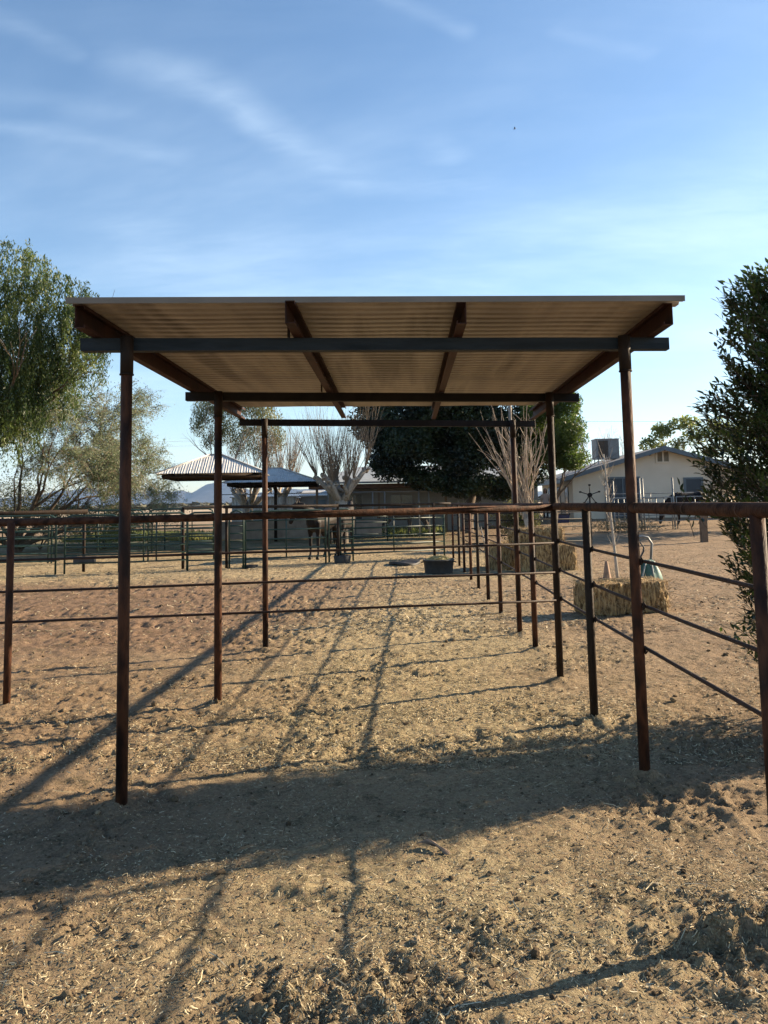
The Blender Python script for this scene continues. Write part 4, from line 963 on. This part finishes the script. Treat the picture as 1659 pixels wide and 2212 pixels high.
# ---------------------------------------------------------------- grass verge
def grass():
    n = 26000; x = rng.uniform(-16, 2, n); y = rng.uniform(38, 44, n); z = ground_z(x, y)
    h = rng.uniform(.12,.38, n)*(.5+fbm(x*.6, y*.6, 3, 3)); w = rng.uniform(.02,.05,n); a = rng.random(n)*3.14; t = rng.normal(0,.1,(n,2))
    V = np.stack([np.stack([x-np.cos(a)*w, y-np.sin(a)*w, z],1), np.stack([x+np.cos(a)*w, y+np.sin(a)*w, z],1), np.stack([x+t[:,0], y+t[:,1], z+h],1)],1).reshape(-1,3)
    np_mesh('grass_verge', V, np.arange(3*n).reshape(-1,3), leafmat('verge_grass', [(.06,.09,.025),(.16,.18,.06),(.28,.26,.12)], .4, scale=.5), label='strip of green and straw coloured grass beyond the pens', cat='grass', kind='stuff')
grass()

# ---------------------------------------------------------------- buildings
M['wall_cream'] = mat('cream_block_wall', [(.70,.62,.50),(.77,.69,.57)], scale=1.2, rough=.9, bump=.15, bscale=14)
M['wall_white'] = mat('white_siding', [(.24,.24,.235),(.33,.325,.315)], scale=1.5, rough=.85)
M['fascia'] = mat('blue_grey_fascia', [(.10,.135,.165),(.14,.18,.21)], scale=3, rough=.6)
M['shingle'] = mat('grey_shingle', [(.16,.16,.16),(.28,.27,.26)], scale=9, rough=.9, bump=.4)
M['blue_door'] = mat('slate_blue_paint', [(.035,.05,.07),(.055,.075,.10)], scale=2, rough=.5)
M['dark_glass'] = mat('dark_window_glass', [(.02,.022,.025)], rough=.12, spec=.7)
def cream_house():
    gx0, gx1, gy0, gy1 = 9.25, 18.95, 44.0, 53.5; b = .3
    root = empty('cream_house', (14.1, 44, .5), 'long cream walled house with a blue grey trimmed gable facing the yard', 'house')
    ze, za, xa = 2.75, 4.14, 14.1
    mb = MB(); T = .2
    A = [(gx0,b),(gx1,b),(gx1,ze),(xa,za),(gx0,ze)]
    vs = [(x, gy0, z) for x, z in A]+[(x, gy1, z) for x, z in A]
    mb.add(vs, [(0,1,2,3,4),(9,8,7,6,5),(0,4,9,5),(1,6,7,2),(0,5,6,1)])
    part(mb, 'wall', M['wall_cream'], root)
    sl = (za-ze)/(xa-gx0); ov = .75; oy = .55
    for s, xe in ((-1, gx0-ov), (1, gx1+ov)):
        z1 = za+.04; z0 = za+.04-sl*abs(xa-xe)
        a = [(xe,gy0-oy,z0),(xa,gy0-oy,z1),(xa,gy0-oy,z1+.12),(xe,gy0-oy,z0+.12)]; bq = [(x,gy1+oy,z) for x,y,z in a]
        part(MB().hexa([Vector(p) for p in a],[Vector(p) for p in bq]), 'roof', M['shingle'], root)
        f = MB(); a = [(xe,gy0-oy-.04,z0-.10),(xa,gy0-oy-.04,z1-.10),(xa,gy0-oy-.04,z1+.14),(xe,gy0-oy-.04,z0+.14)]; bq = [(x,y+.035,z) for x,y,z in a]
        f.hexa([Vector(p) for p in a],[Vector(p) for p in bq]); part(f, 'fascia', M['fascia'], root)
    part(MB().box(gx0-ov-.03, gx0-ov, gy0-oy, gy1+oy, 2.42, 2.62), 'side_fascia', M['fascia'], root)
    # blue grey sliding door
    d = part(MB().box(11.1,12.75,gy0-.06,gy0-.01,.52,2.62), 'door', M['blue_door'], root)
    fr = MB()
    for q in ((11.0,11.1,.5,2.72),(12.75,12.85,.5,2.72),(11.1,12.75,2.62,2.72),(11.88,11.95,.52,2.62)): fr.box(q[0],q[1],gy0-.09,gy0-.003,q[2],q[3])
    o = fr.build('door_frame', M['fascia'], d)
    w = part(MB().box(15.3,16.1,gy0-.05,gy0-.008,1.70,2.52), 'window', M['blue_door'], root, 'blue grey boarded window')
    fr = MB()
    for q in ((15.18,15.3,1.6,2.62),(16.1,16.22,1.6,2.62),(15.3,16.1,2.52,2.62),(15.3,16.1,1.6,1.70)): fr.box(q[0],q[1],gy0-.08,gy0-.003,q[2],q[3])
    fr.build('window_frame', M['fascia'], w)
    vt = MB()
    for k in range(12):
        z = 3.52+k*.043
        for x0, x1 in ((13.84,14.10),(14.19,14.45)): vt.add([(x0,gy0-.05,z),(x1,gy0-.05,z),(x1,gy0-.02,z+.035),(x0,gy0-.02,z+.035)], [(0,1,2,3)])
    for x0, x1 in ((13.84,14.10),(14.19,14.45)): vt.box(x0,x1,gy0-.018,gy0-.004,3.50,4.02)
    v = part(vt, 'gable_vent', mat('tan_vent', [(.28,.23,.16),(.36,.3,.22)], scale=4), root)
    fr = MB()
    for q in ((13.76,13.84,3.42,4.08),(14.10,14.19,3.5,4.02),(14.45,14.53,3.42,4.08),(13.84,14.45,4.02,4.08),(13.84,14.45,3.42,3.50)): fr.box(q[0],q[1],gy0-.07,gy0-.003,q[2],q[3])
    fr.build('vent_frame', M['wall_cream'], v)
    part(MB().ball((13.42,gy0-.1,3.93),.1,.1,.1), 'flood_light', M['rust_dark'], root)
    part(MB().box(10.0,10.08,gy0-.03,gy0-.002,1.25,1.45), 'meter_box', M['galv'], root)
    for y in (45.2, 47.4, 50.4):
        w = part(MB().box(gx0-.04,gx0-.006,y,y+.75,.75,2.25), 'side_window', M['dark_glass'], root)
        fr = MB(); fr.box(gx0-.05,gx0-.003,y-.07,y,.68,2.32); fr.box(gx0-.05,gx0-.003,y+.75,y+.82,.68,2.32); fr.box(gx0-.05,gx0-.003,y,y+.75,2.25,2.32); fr.build('window_frame', M['fascia'], w)
    part(MB().tube([(10.9,50,3.2),(10.9,50,3.75)], .05, 8), 'vent_pipe', M['black_pipe'], root)
    # evaporative cooler on the roof
    c = empty('rooftop_cooler', (11.95, 47.4, 3.5), 'grey evaporative cooler box standing on the roof of the cream house', 'cooler')
    part(MB().box(11.3,12.62,46.9,48.0,3.85,4.98), 'cabinet', mat('cooler_grey', [(.20,.20,.19),(.27,.26,.25)], scale=3, rough=.6), c)
    lv = MB()
    for k in range(16): lv.box(11.42,11.98,46.87,46.897,3.95+k*.06,3.99+k*.06)
    part(lv, 'louvres', mat('brown_cooler_pad', [(.07,.05,.04)], rough=.9), c)
    part(MB().box(11.27,12.65,46.86,48.05,4.98,5.02), 'lid', M['galv'], c)
    l = MB()
    for x in (11.4,12.5):
        for y in (47,47.9): l.box(x,x+.05,y,y+.05,3.2,3.85)
    part(l, 'stand', M['galv'], c)
    lean = empty('lean_to_shed', (19.0, 42.5, .4), 'small grey lean to half hidden by the bush at the right of the cream house', 'shed')
    part(MB().box(17.6,21,42.2,43.2,.3,2.3), 'wall', M['wall_cream'], lean); part(MB().hexa([Vector(p) for p in ((17.3,41.8,2.35),(21.3,41.8,2.35),(21.3,41.8,2.45),(17.3,41.8,2.45))],[Vector(p) for p in ((17.3,43.4,2.55),(21.3,43.4,2.55),(21.3,43.4,2.65),(17.3,43.4,2.65))]), 'roof', M['shingle'], lean)
cream_house()
def white_house():
    root = empty('white_house', (0, 43, 0), 'low white house with a brown porch beam half hidden by the dark tree', 'house')
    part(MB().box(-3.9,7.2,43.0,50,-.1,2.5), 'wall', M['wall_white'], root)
    grooves = MB()
    for k in range(11): grooves.box(-3.89,7.19,42.985,42.998,.25+k*.2,.262+k*.2)
    part(grooves, 'siding_lines', mat('siding_shadow_gap', [(.22,.22,.21)]), root)
    part(MB().box(-4.7,4.4,41.2,42.98,2.32,2.55), 'porch_beam', mat('brown_stained_wood', [(.10,.05,.03),(.17,.09,.05)], scale=6, rough=.7), root)
    for x in (-4.35, -1.2, 2.2): part(MB().box(x,x+.12,41.3,41.42,-.1,2.32), 'porch_post', M['wood'], root)
    a = [Vector(p) for p in ((-4.9,41.0,2.56),(7.9,41.0,2.56),(7.9,41.0,2.66),(-4.9,41.0,2.66))]; b = [Vector(p) for p in ((-2.4,46.5,3.55),(5.5,46.5,3.55),(5.5,46.5,3.65),(-2.4,46.5,3.65))]
    part(MB().hexa(a, b), 'roof', mat('pale_blue_roof', [(.26,.29,.31),(.34,.36,.37)], scale=4, rough=.6), root)
    for (x0, x1, z0, z1) in ((-.55,.55,.95,1.95),(3.3,4.2,1.0,1.9),(-2.9,-2.1,.0,2.0)):
        w = part(MB().box(x0,x1,42.94,42.98,z0,z1), 'window' if z0 > .5 else 'door', M['dark_glass'], root)
        fr = MB(); fr.box(x0-.06,x0,42.93,42.98,z0-.06,z1+.06); fr.box(x1,x1+.06,42.93,42.98,z0-.06,z1+.06); fr.box((x0+x1)/2-.03,(x0+x1)/2+.03,42.92,42.938,z0,z1); fr.build('frame', M['wall_white'], w)
    sh = empty('metal_shed', (-7.5, 44, 0), 'pale ribbed metal shed behind the chain link fence at left', 'shed')
    V = []; F = []; n = 120
    for i in range(n+1):
        x = -9.2+3.5*i/n; y = 44+.04*(1 if (i//3) % 2 else 0); V += [(x,y,0),(x,y,1.98)]
    F = [(2*i,2*i+2,2*i+3,2*i+1) for i in range(n)]
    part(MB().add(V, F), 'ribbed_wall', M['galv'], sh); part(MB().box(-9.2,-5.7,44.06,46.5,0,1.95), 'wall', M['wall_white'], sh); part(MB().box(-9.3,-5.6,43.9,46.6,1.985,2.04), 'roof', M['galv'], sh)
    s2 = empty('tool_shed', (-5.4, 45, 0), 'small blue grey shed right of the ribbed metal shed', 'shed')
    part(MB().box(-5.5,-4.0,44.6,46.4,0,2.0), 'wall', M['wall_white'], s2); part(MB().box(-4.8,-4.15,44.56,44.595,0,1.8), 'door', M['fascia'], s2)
    a = [Vector(p) for p in ((-5.6,44.4,2.0),(-3.9,44.4,2.0),(-3.9,44.4,2.05),(-5.6,44.4,2.05))]; b = [Vector(p) for p in ((-5.6,46.6,2.3),(-3.9,46.6,2.3),(-3.9,46.6,2.35),(-5.6,46.6,2.35))]
    part(MB().hexa(a, b), 'roof', M['galv'], s2)
white_house()
def chain_link():
    root = empty('chain_link_fence', (-2, 37, 0), 'tall silver chain link fence in front of the white house and sheds', 'fence')
    y = 37.0; x0, x1 = -8.3, 5.2; H = 2.08
    for x in (-8.3,-6.9,-5.3,-3.34,-1.3,-.75,.8,1.25,2.6,5.2): part(MB().tube([(x,y,-.1),(x,y,H)], .028, 8), 'post', M['silver_pipe'], root)
    part(MB().tube([(x0,y,H),(x1,y,H-.02)], .02, 8), 'top_rail', M['silver_pipe'], root)
    V = []; F = []; w = .0018; s = .115
    def wire(a, b):
        k = len(V); V.extend([(a[0]-w,y+.03,a[1]),(a[0]+w,y+.03,a[1]),(b[0]+w,y+.03,b[1]),(b[0]-w,y+.03,b[1])]); F.append((k,k+1,k+2,k+3))
    x = x0-H
    while x < x1:
        a = [x,0]; b = [x+H,H]
        if a[0] < x0: a = [x0, x0-x]
        if b[0] > x1: b = [x1, x1-x]
        wire(a, b)
        a = [x+H,0]; b = [x,H]
        if b[0] < x0: b = [x0, H-(x0-x)]
        if a[0] > x1: a = [x1, H-(x1-x)]
        if a[0] > x0: wire(a, b)
        x += s
    part(MB().add(V, F), 'mesh', M['silver_pipe'], root)
    # low board wall in front
    part(MB().box(-8.3,-.9,y-.12,y-.06,.05,.85), 'kick_board', mat('grey_brown_board', [(.2,.15,.12),(.3,.25,.2)], scale=4), root)
    # far arena frames beyond
    r2 = empty('round_pen', (-4.5, 60, 0), 'thin distant pipe pen seen against the blue hills', 'pen')
    mb = MB()
    for k in range(10): mb.tube([(-9+k*.75,62,0),(-9+k*.75,62,1.9)], .03, 5)
    mb.tube([(-9,62,1.9),(-2.2,62,1.9)], .03, 5); mb.tube([(-8,62,2.5),(-4.0,62,2.55),(-3.2,62,1.5)], .03, 5)
    part(mb, 'pipe_frame', M['black_pipe'], r2)
chain_link()
def silver_corral():
    G_ = 'silver pipe corral panels before the cream house'
    def pn(a, b, lab, gate=False):
        g = float(base_h(np.array([a[0]]), np.array([a[1]]))[0])
        r = panel(a, b, .35, 1.33, 4, M['silver_pipe'], lab, G_, 3, r=.024, curved=False); return r
    pn((8.75,34.0),(9.75,34.1),'silver pipe panel between the tall silver gate frame and the double posts')
    pn((9.95,34.1),(11.3,34.3),'silver pipe panel left of the tall single silver post')
    pn((11.5,34.3),(14.9,35.2),'silver pipe panel in front of the dark horse')
    pn((10.2,40.6),(14.6,40.9),'silver pipe panel running behind the dark horse')
    r = empty('gate_frame', (8.6,34,.2), 'tall narrow silver gate frame left of the silver corral', 'gate', 'tall silver uprights of the corral')
    g = .22
    part(MB().tube([(8.5,34,g),(8.5,34,g+2.08),(8.82,34,g+2.08),(8.82,34,g),(8.5,34,g)], .03, 8), 'frame', M['silver_pipe'], r)
    for x, y, h, lab in ((9.95,34.05,2.15,'left of the two tall silver posts beside the blue door'),(10.12,34.2,2.15,'right of the two tall silver posts beside the blue door'),(11.4,34.3,2.15,'tall single silver post between the door and the boarded window')):
        mb = MB().tube([(x,y,0),(x-.03,y,g+h)], .036, 10); mb.tube([(x-.03,y,g+h),(x-.03,y,g+h+.03)], [.04,.02], 10); mb.build('corral_post', M['silver_pipe'], None, lab, 'post', 'tall silver uprights of the corral')
    MB().box(10.12,10.32,27.8,28.0,-.1,1.32).build('wooden_post', M['wood'], None, 'short thick wooden post beside the bush', 'post')
    # black pipe panel behind the hay stack
    panel((1.9,25.6),(6.05,26.3), .25, 1.18, 4, M['black_pipe'], 'low black pipe panel behind the stacked hay bales', None, 1, curved=False)
    # spoked star
    st = empty('spoked_hub_stand', (6.92,30,.1), 'black five armed spoked hub on a stand in front of the cream wall', 'stand')
    st.location.z = 0
    mb = MB(); c = Vector((6.92,30,1.72))
    part(MB().tube([(c.x,30.03,.0),(c.x,30.03,c.z)], .03, 8), 'pole', M['black_pipe'], st)
    hb = MB(); hb.tube([(c.x,29.94,c.z),(c.x,30.06,c.z)], .08, 14); part(hb, 'hub', M['black_pipe'], st)
    for k in range(5):
        a = R(90+72*k); q = c+Vector((math.cos(a),0,math.sin(a)))*.36
        arm = MB().tube([c, c.lerp(q,.5), q], .018, 6); arm.box(q.x-.035,q.x+.035,29.96,30.04,q.z-.03,q.z+.03); part(arm, 'arm', M['black_pipe'], st)
    b = empty('storage_bin', (7.75,40,.35), 'dark blue lidded bin beside the side wall of the cream house', 'bin')
    part(MB().hexa([Vector(p) for p in ((7.45,39.8,.33),(8.1,39.8,.33),(8.1,40.3,.33),(7.45,40.3,.33))],[Vector(p) for p in ((7.4,39.75,.82),(8.15,39.75,.82),(8.15,40.35,.82),(7.4,40.35,.82))]), 'box', mat('navy_plastic', [(.012,.025,.09)], rough=.4), b)
    part(MB().box(7.37,8.18,39.72,40.38,.822,.88), 'lid', mat('black_plastic', [(.02,.02,.025)], rough=.5), b)
    # brush heap
    V, F = np_leaves(rng.normal(0,1,(1500,3))*[.75,.35,.12]+[8.9,33.2,.22+.25], .16, droop=0, elong=7)
    V[:,2] = np.maximum(V[:,2], .15)
    np_mesh('brush_pile', V, F, mat('dead_brush', [(.10,.08,.04),(.25,.2,.11)], scale=4), label='low heap of dead weeds on the bank left of the silver corral', cat='brush pile', kind='stuff')
silver_corral()
def utilities():
    p = empty('power_pole', (12.6,60,.4), 'dark wooden power pole left of the cream house roof', 'pole')
    part(MB().tube([(12.6,60,0),(12.6,60,7.4)], [.13,.10], 8), 'shaft', M['bark_brown'], p)
    part(MB().box(12.2,13.0,59.9,60.0,6.3,6.4), 'crossarm', M['bark_brown'], p)
    for x in (12.25,12.95): part(MB().tube([(x,59.95,6.4),(x,59.95,6.55)], .04, 6), 'insulator', M['galv'], p)
    MB().tube([(12.6,60,7.3),(20,60,7.15),(30,60,7.2),(45,60,7.4)], .009, 4).build('power_line', M['black_pipe'], None, 'single overhead wire running right from the power pole', 'wire')
    for z, l in ((6.95,'upper of the two faint overhead wires at left'),(6.55,'lower of the two faint overhead wires at left')):
        MB().tube([(-40,66,z+.3),(-20,66,z-.05),(-9,66,z),(8,66,z+.2)], .007, 4).build('power_line', M['galv'], None, l, 'wire')
    w = empty('light_pole', (4.12,30,0), 'tall pale metal pole in front of the bare many stemmed tree', 'pole')
    part(MB().tube([(4.12,30,-.1),(4.10,30,6.0)], .06, 10), 'shaft', mat('dull_grey_pole', [(.16,.14,.12),(.22,.20,.18)], scale=4, rough=.7), w); part(MB().tube([(4.12,30,-.02),(4.12,30,.1)], .1, 10), 'base_collar', M['silver_pipe'], w)
utilities()

# ---------------------------------------------------------------- horses and person
def smooth_body(mb, name, material, root, vox=.022, it=6):
    o = mb.build(name, material, root)
    m = o.modifiers.new('remesh', 'REMESH'); m.mode = 'VOXEL'; m.voxel_size = vox; m.use_smooth_shade = True
    s = o.modifiers.new('smooth', 'SMOOTH'); s.iterations = it; s.factor = .5
    return o
def horse(x, y, rz, label, coat, mane, neck=0., turn=0., scale=1., head_down=0., blaze=False):
    """faces local +x; neck/turn in radians"""
    g = GZ(x, y); root = empty('horse', (x, y, g), label, 'horse', 'horses', rz); root.scale = (scale,)*3
    mb = MB(); W = lambda *a: Vector(a)
    # trunk
    mb.tube([W(-.82,0,1.12),W(-.74,0,1.16),W(-.55,0,1.18),W(-.25,0,1.12),W(.1,0,1.09),W(.4,0,1.12),W(.62,0,1.14),W(.74,0,1.14)],
            [.10,.20,.27,.28,.28,.25,.20,.10], 16, ry=[.12,.26,.32,.32,.33,.34,.28,.14], up=(0,0,1))
    # neck and head
    c, s = math.cos(turn), math.sin(turn)
    if head_down > .5:
        pth = [W(.5,0,1.22), W(.8,0,1.12), W(1.08,0,.86), W(1.22,0,.62)]; poll = W(1.22,0,.62); hd = W(.22,0,-1).normalized()
    else:
        pth = [W(.48,0,1.22), W(.70,0,1.36), W(.90,0,1.50), W(1.02,0,1.60)]; poll = W(1.03,0,1.60); hd = W(.45,0,-1).normalized()
    piv = W(.55,0,0)
    def tr(p, k):
        q = p-piv; a = turn*k; return W(q.x*math.cos(a)-q.y*math.sin(a)+piv.x, q.x*math.sin(a)+q.y*math.cos(a)+piv.y, p.z)
    np_ = [tr(p, i/3) for i, p in enumerate(pth)]
    mb.tube(np_, [.17,.13,.10,.085], 14, ry=[.26,.20,.15,.12], up=(0,0,1))
    fwd = (tr(poll+W(.3,0,0),1)-tr(poll,1)).normalized()
    H = tr(poll,1); hdv = (fwd*(.45 if head_down <= .5 else .25)+W(0,0,-1)).normalized()
    hp = [H+W(0,0,.03), H+hdv*.12, H+hdv*.28, H+hdv*.44, H+hdv*.55, H+hdv*.60]
    side = W(0,0,1).cross(fwd)
    mb.tube(hp, [.075,.10,.085,.06,.058,.035], 12, ry=[.09,.135,.11,.075,.07,.04], up=tuple(fwd))
    for sg in (-1, 1):   # ears
        b = H+W(0,0,.07)+side*sg*.055; mb.tube([b, b+W(0,0,.08)+side*sg*.012, b+W(0,0,.16)+side*sg*.005], [.026,.03,.006], 8)
    # legs: shoulder-forearm-knee-cannon-fetlock-hoof, stifle-hock-cannon
    for sg in (-1, 1):
        fx = .47+.05*sg; yy = .15*sg
        mb.tube([W(fx+.02,yy*.9,1.1),W(fx,yy,.86),W(fx-.01,yy,.72),W(fx,yy,.50),W(fx,yy,.46),W(fx-.01,yy,.22),W(fx,yy,.14),W(fx+.05,yy,.06)], [.12,.09,.065,.052,.055,.034,.042,.045], 10)
        mb.tube([W(fx+.045,yy,.085),W(fx+.065,yy,.0)], [.048,.062], 10)
        hx = -.62-.07*sg; yy = .16*sg
        mb.tube([W(hx+.02,yy*.8,1.12),W(hx+.10,yy,.88),W(hx+.03,yy,.72),W(hx-.10,yy,.56),W(hx-.11,yy,.50),W(hx-.07,yy,.24),W(hx-.06,yy,.15),W(hx-.01,yy,.06)], [.19,.14,.085,.055,.055,.036,.043,.046], 10)
        mb.tube([W(hx-.015,yy,.085),W(hx+.01,yy,.0)], [.048,.062], 10)
    smooth_body(mb, 'body', coat, root)
    t = MB(); t.tube([W(-.84,0,1.28),W(-.96,0,1.15),W(-1.0,0,.85),W(-.97,0,.5),W(-.95,0,.38)], [.04,.06,.075,.06,.015], 10); t.build('tail', mane, root)
    mn = MB()
    for i in range(3):
        a, b = np_[i], np_[i+1]
        for k in range(7):
            p = a.lerp(b, k/7)+W(0,0,[.24,.19,.14][i]*(1-k/14)); q = p+side*.10+W(0,0,-.16); mn.tube([p, p+side*.06+W(0,0,.0), q], [.016,.02,.006], 5)
    f = H+W(0,0,.10); mn.tube([f, f+hdv*.1+fwd*.09, f+hdv*.22+fwd*.09], [.03,.03,.008], 6)
    mn.build('mane', mane, root)
    for sg in (-1, 1):
        MB().ball(H+hdv*.17+side*sg*.092+fwd*.05, .018, .018, .018, 8, 6).build('eye', M['rubber'], root)
    if blaze:
        MB().tube([H+hdv*.08+fwd*.135, H+hdv*.3+fwd*.115, H+hdv*.46+fwd*.08], [.02,.032,.03], 8, ry=[.008]*3, up=tuple(fwd)).build('blaze', mat('white_blaze', [(.6,.56,.5)], rough=.8), root)
    return root
bay = mat('dark_bay_coat', [(.006,.004,.0035),(.015,.009,.007)], scale=3, rough=.6, spec=.2); blk = mat('black_hair', [(.012,.010,.010)], rough=.7)
roan = mat('grey_roan_coat', [(.014,.012,.011),(.045,.039,.036),(.008,.007,.007)], scale=2.2, rough=.7, spec=.15, lo=.35, hi=.75); dun = mat('pale_dun_coat', [(.05,.038,.03),(.10,.082,.068)], scale=2, rough=.75, spec=.15); bkc = mat('black_brown_coat', [(.006,.004,.004),(.015,.010,.008)], scale=2, rough=.6, spec=.2)
horse(-2.35, 23.7, R(250), 'dark bay horse facing the camera with a white blaze and head turned left', bay, blk, turn=R(-40), blaze=True, scale=.97)
horse(-1.82, 25.0, R(72), 'grey roan horse standing with its rump toward the camera beside the bay', roan, blk, turn=R(15), scale=.97)
horse(-.1, 38.3, R(4), 'pale dun horse standing side on farther back', dun, mat('brown_hair', [(.10,.045,.025)], rough=.7), head_down=1, scale=1.0)
horse(12.9, 36.9, R(184), 'black brown horse lowering its head inside the silver corral', bkc, blk, head_down=1, scale=.98)
def person():
    root = empty('person', (7.93,45,float(base_h(np.array([7.93]),np.array([45.]))[0])), 'standing person with long dark hair, pale top and dark trousers beside the house', 'person')
    W = lambda *a: Vector(a); skin = mat('skin', [(.34,.20,.14)], rough=.6)
    b = MB()
    b.tube([W(0,0,.80),W(0,0,.92),W(0,0,1.08),W(0,0,1.26),W(0,0,1.36),W(0,0,1.41)], [.15,.165,.13,.17,.16,.06], 14, ry=[.10,.115,.095,.115,.085,.06], up=(0,1,0))
    b.tube([W(0,0,1.36),W(0,-.005,1.46),W(0,-.01,1.52)], [.055,.05,.05], 10)
    b.tube([W(0,-.01,1.45),W(0,-.02,1.50),W(0,-.01,1.57),W(0,0,1.63),W(0,.01,1.675)], [.035,.062,.073,.07,.03], 12, ry=[.04,.085,.095,.09,.04], up=(0,1,0))
    b.tube([W(0,-.095,1.575),W(0,-.122,1.545),W(0,-.10,1.54)], [.01,.015,.008], 6)
    for sg in (-1,1):
        b.ball(W(sg*.074,.0,1.565), .012,.02,.03)
        b.tube([W(sg*.085,0,.88),W(sg*.09,-.005,.66),W(sg*.09,-.01,.46),W(sg*.09,.01,.28),W(sg*.09,.015,.09)], [.088,.072,.052,.05,.036], 12)
        b.tube([W(sg*.09,.05,.04),W(sg*.095,-.04,.045),W(sg*.105,-.15,.028)], [.036,.04,.028], 10)
        b.tube([W(sg*.15,0,1.34),W(sg*.20,.0,1.28),W(sg*.225,.01,1.06),W(sg*.24,-.03,.84),W(sg*.24,-.04,.80)], [.055,.048,.038,.026,.026], 10)
        b.tube([W(sg*.24,-.04,.81),W(sg*.24,-.05,.73)], [.024,.036], 8, ry=[.016,.015])
        for f in range(4):
            y0 = -.075+.018*f; L_ = (.062,.075,.07,.055)[f]; b.tube([W(sg*.24,y0,.735),W(sg*.238,y0-.004,.735-L_*.55),W(sg*.225,y0-.006,.735-L_)], [.0095,.0085,.007], 6)
        b.tube([W(sg*.235,-.075,.785),W(sg*.222,-.10,.755),W(sg*.215,-.105,.73)], [.011,.010,.008], 6)
    smooth_body(b, 'body', skin, root, .009, 3)
    c = MB(); c.tube([W(0,0,.84),W(0,0,.95),W(0,0,1.08),W(0,0,1.26),W(0,0,1.37),W(0,0,1.40)], [.175,.178,.15,.19,.175,.08], 16, ry=[.125,.13,.115,.13,.10,.08], up=(0,1,0))
    for sg in (-1,1): c.tube([W(sg*.14,0,1.355),W(sg*.205,0,1.28),W(sg*.218,.005,1.14)], [.065,.062,.056], 12)
    smooth_body(c, 'shirt', mat('pale_pink_cloth', [(.42,.34,.31)], rough=.9), root, .012, 3)
    t = MB(); t.tube([W(0,0,.80),W(0,0,.9)], [.17,.172], 14, ry=[.125,.122], up=(0,1,0))
    for sg in (-1,1): t.tube([W(sg*.085,0,.88),W(sg*.09,-.005,.66),W(sg*.09,-.01,.46),W(sg*.09,.01,.28),W(sg*.09,.015,.07)], [.10,.083,.064,.062,.058], 12)
    smooth_body(t, 'trousers', mat('dark_cloth', [(.03,.028,.035)], rough=.9), root, .012, 3)
    h = MB(); h.tube([W(0,.03,1.70),W(0,.03,1.64),W(0,.045,1.56),W(0,.06,1.46),W(0,.075,1.34),W(0,.08,1.28)], [.035,.083,.092,.09,.085,.04], 14, ry=[.04,.085,.075,.06,.045,.02], up=(0,1,0))
    for sg in (-1,1): h.tube([W(sg*.03,-.06,1.68),W(sg*.07,-.05,1.62),W(sg*.088,-.03,1.5),W(sg*.10,-.03,1.36)], [.02,.03,.028,.012], 8)
    smooth_body(h, 'hair', mat('dark_brown_hair', [(.018,.012,.01)], rough=.6), root, .012, 3)
    for sg in (-1,1): MB().ball((sg*.03,-.098,1.585), .011,.008,.008, 8, 6).build('eye', mat('eye', [(.03,.02,.02)], rough=.2), root)
    MB().ball((0,-.103,1.512), .024,.008,.008, 8, 6).build('mouth', mat('lips', [(.25,.08,.07)], rough=.5), root)
person()

# ---------------------------------------------------------------- air
def haze():
    mb = MB().box(-9500, 9500, -300, 9300, -3.5, 420); o = mb.build('haze', None, None, 'thin bluish air that fades the far mountains', 'haze', kind='stuff')
    m = bpy.data.materials.new('air'); m.use_nodes = True; nt = m.node_tree; nt.nodes.clear()
    out = nt.nodes.new('ShaderNodeOutputMaterial'); v = nt.nodes.new('ShaderNodeVolumePrincipled')
    v.inputs['Color'].default_value = (.40,.62,1,1); v.inputs['Density'].default_value = 5e-5; v.inputs['Anisotropy'].default_value = .2
    nt.links.new(v.outputs[0], out.inputs['Volume']); o.data.materials.append(m)
haze()
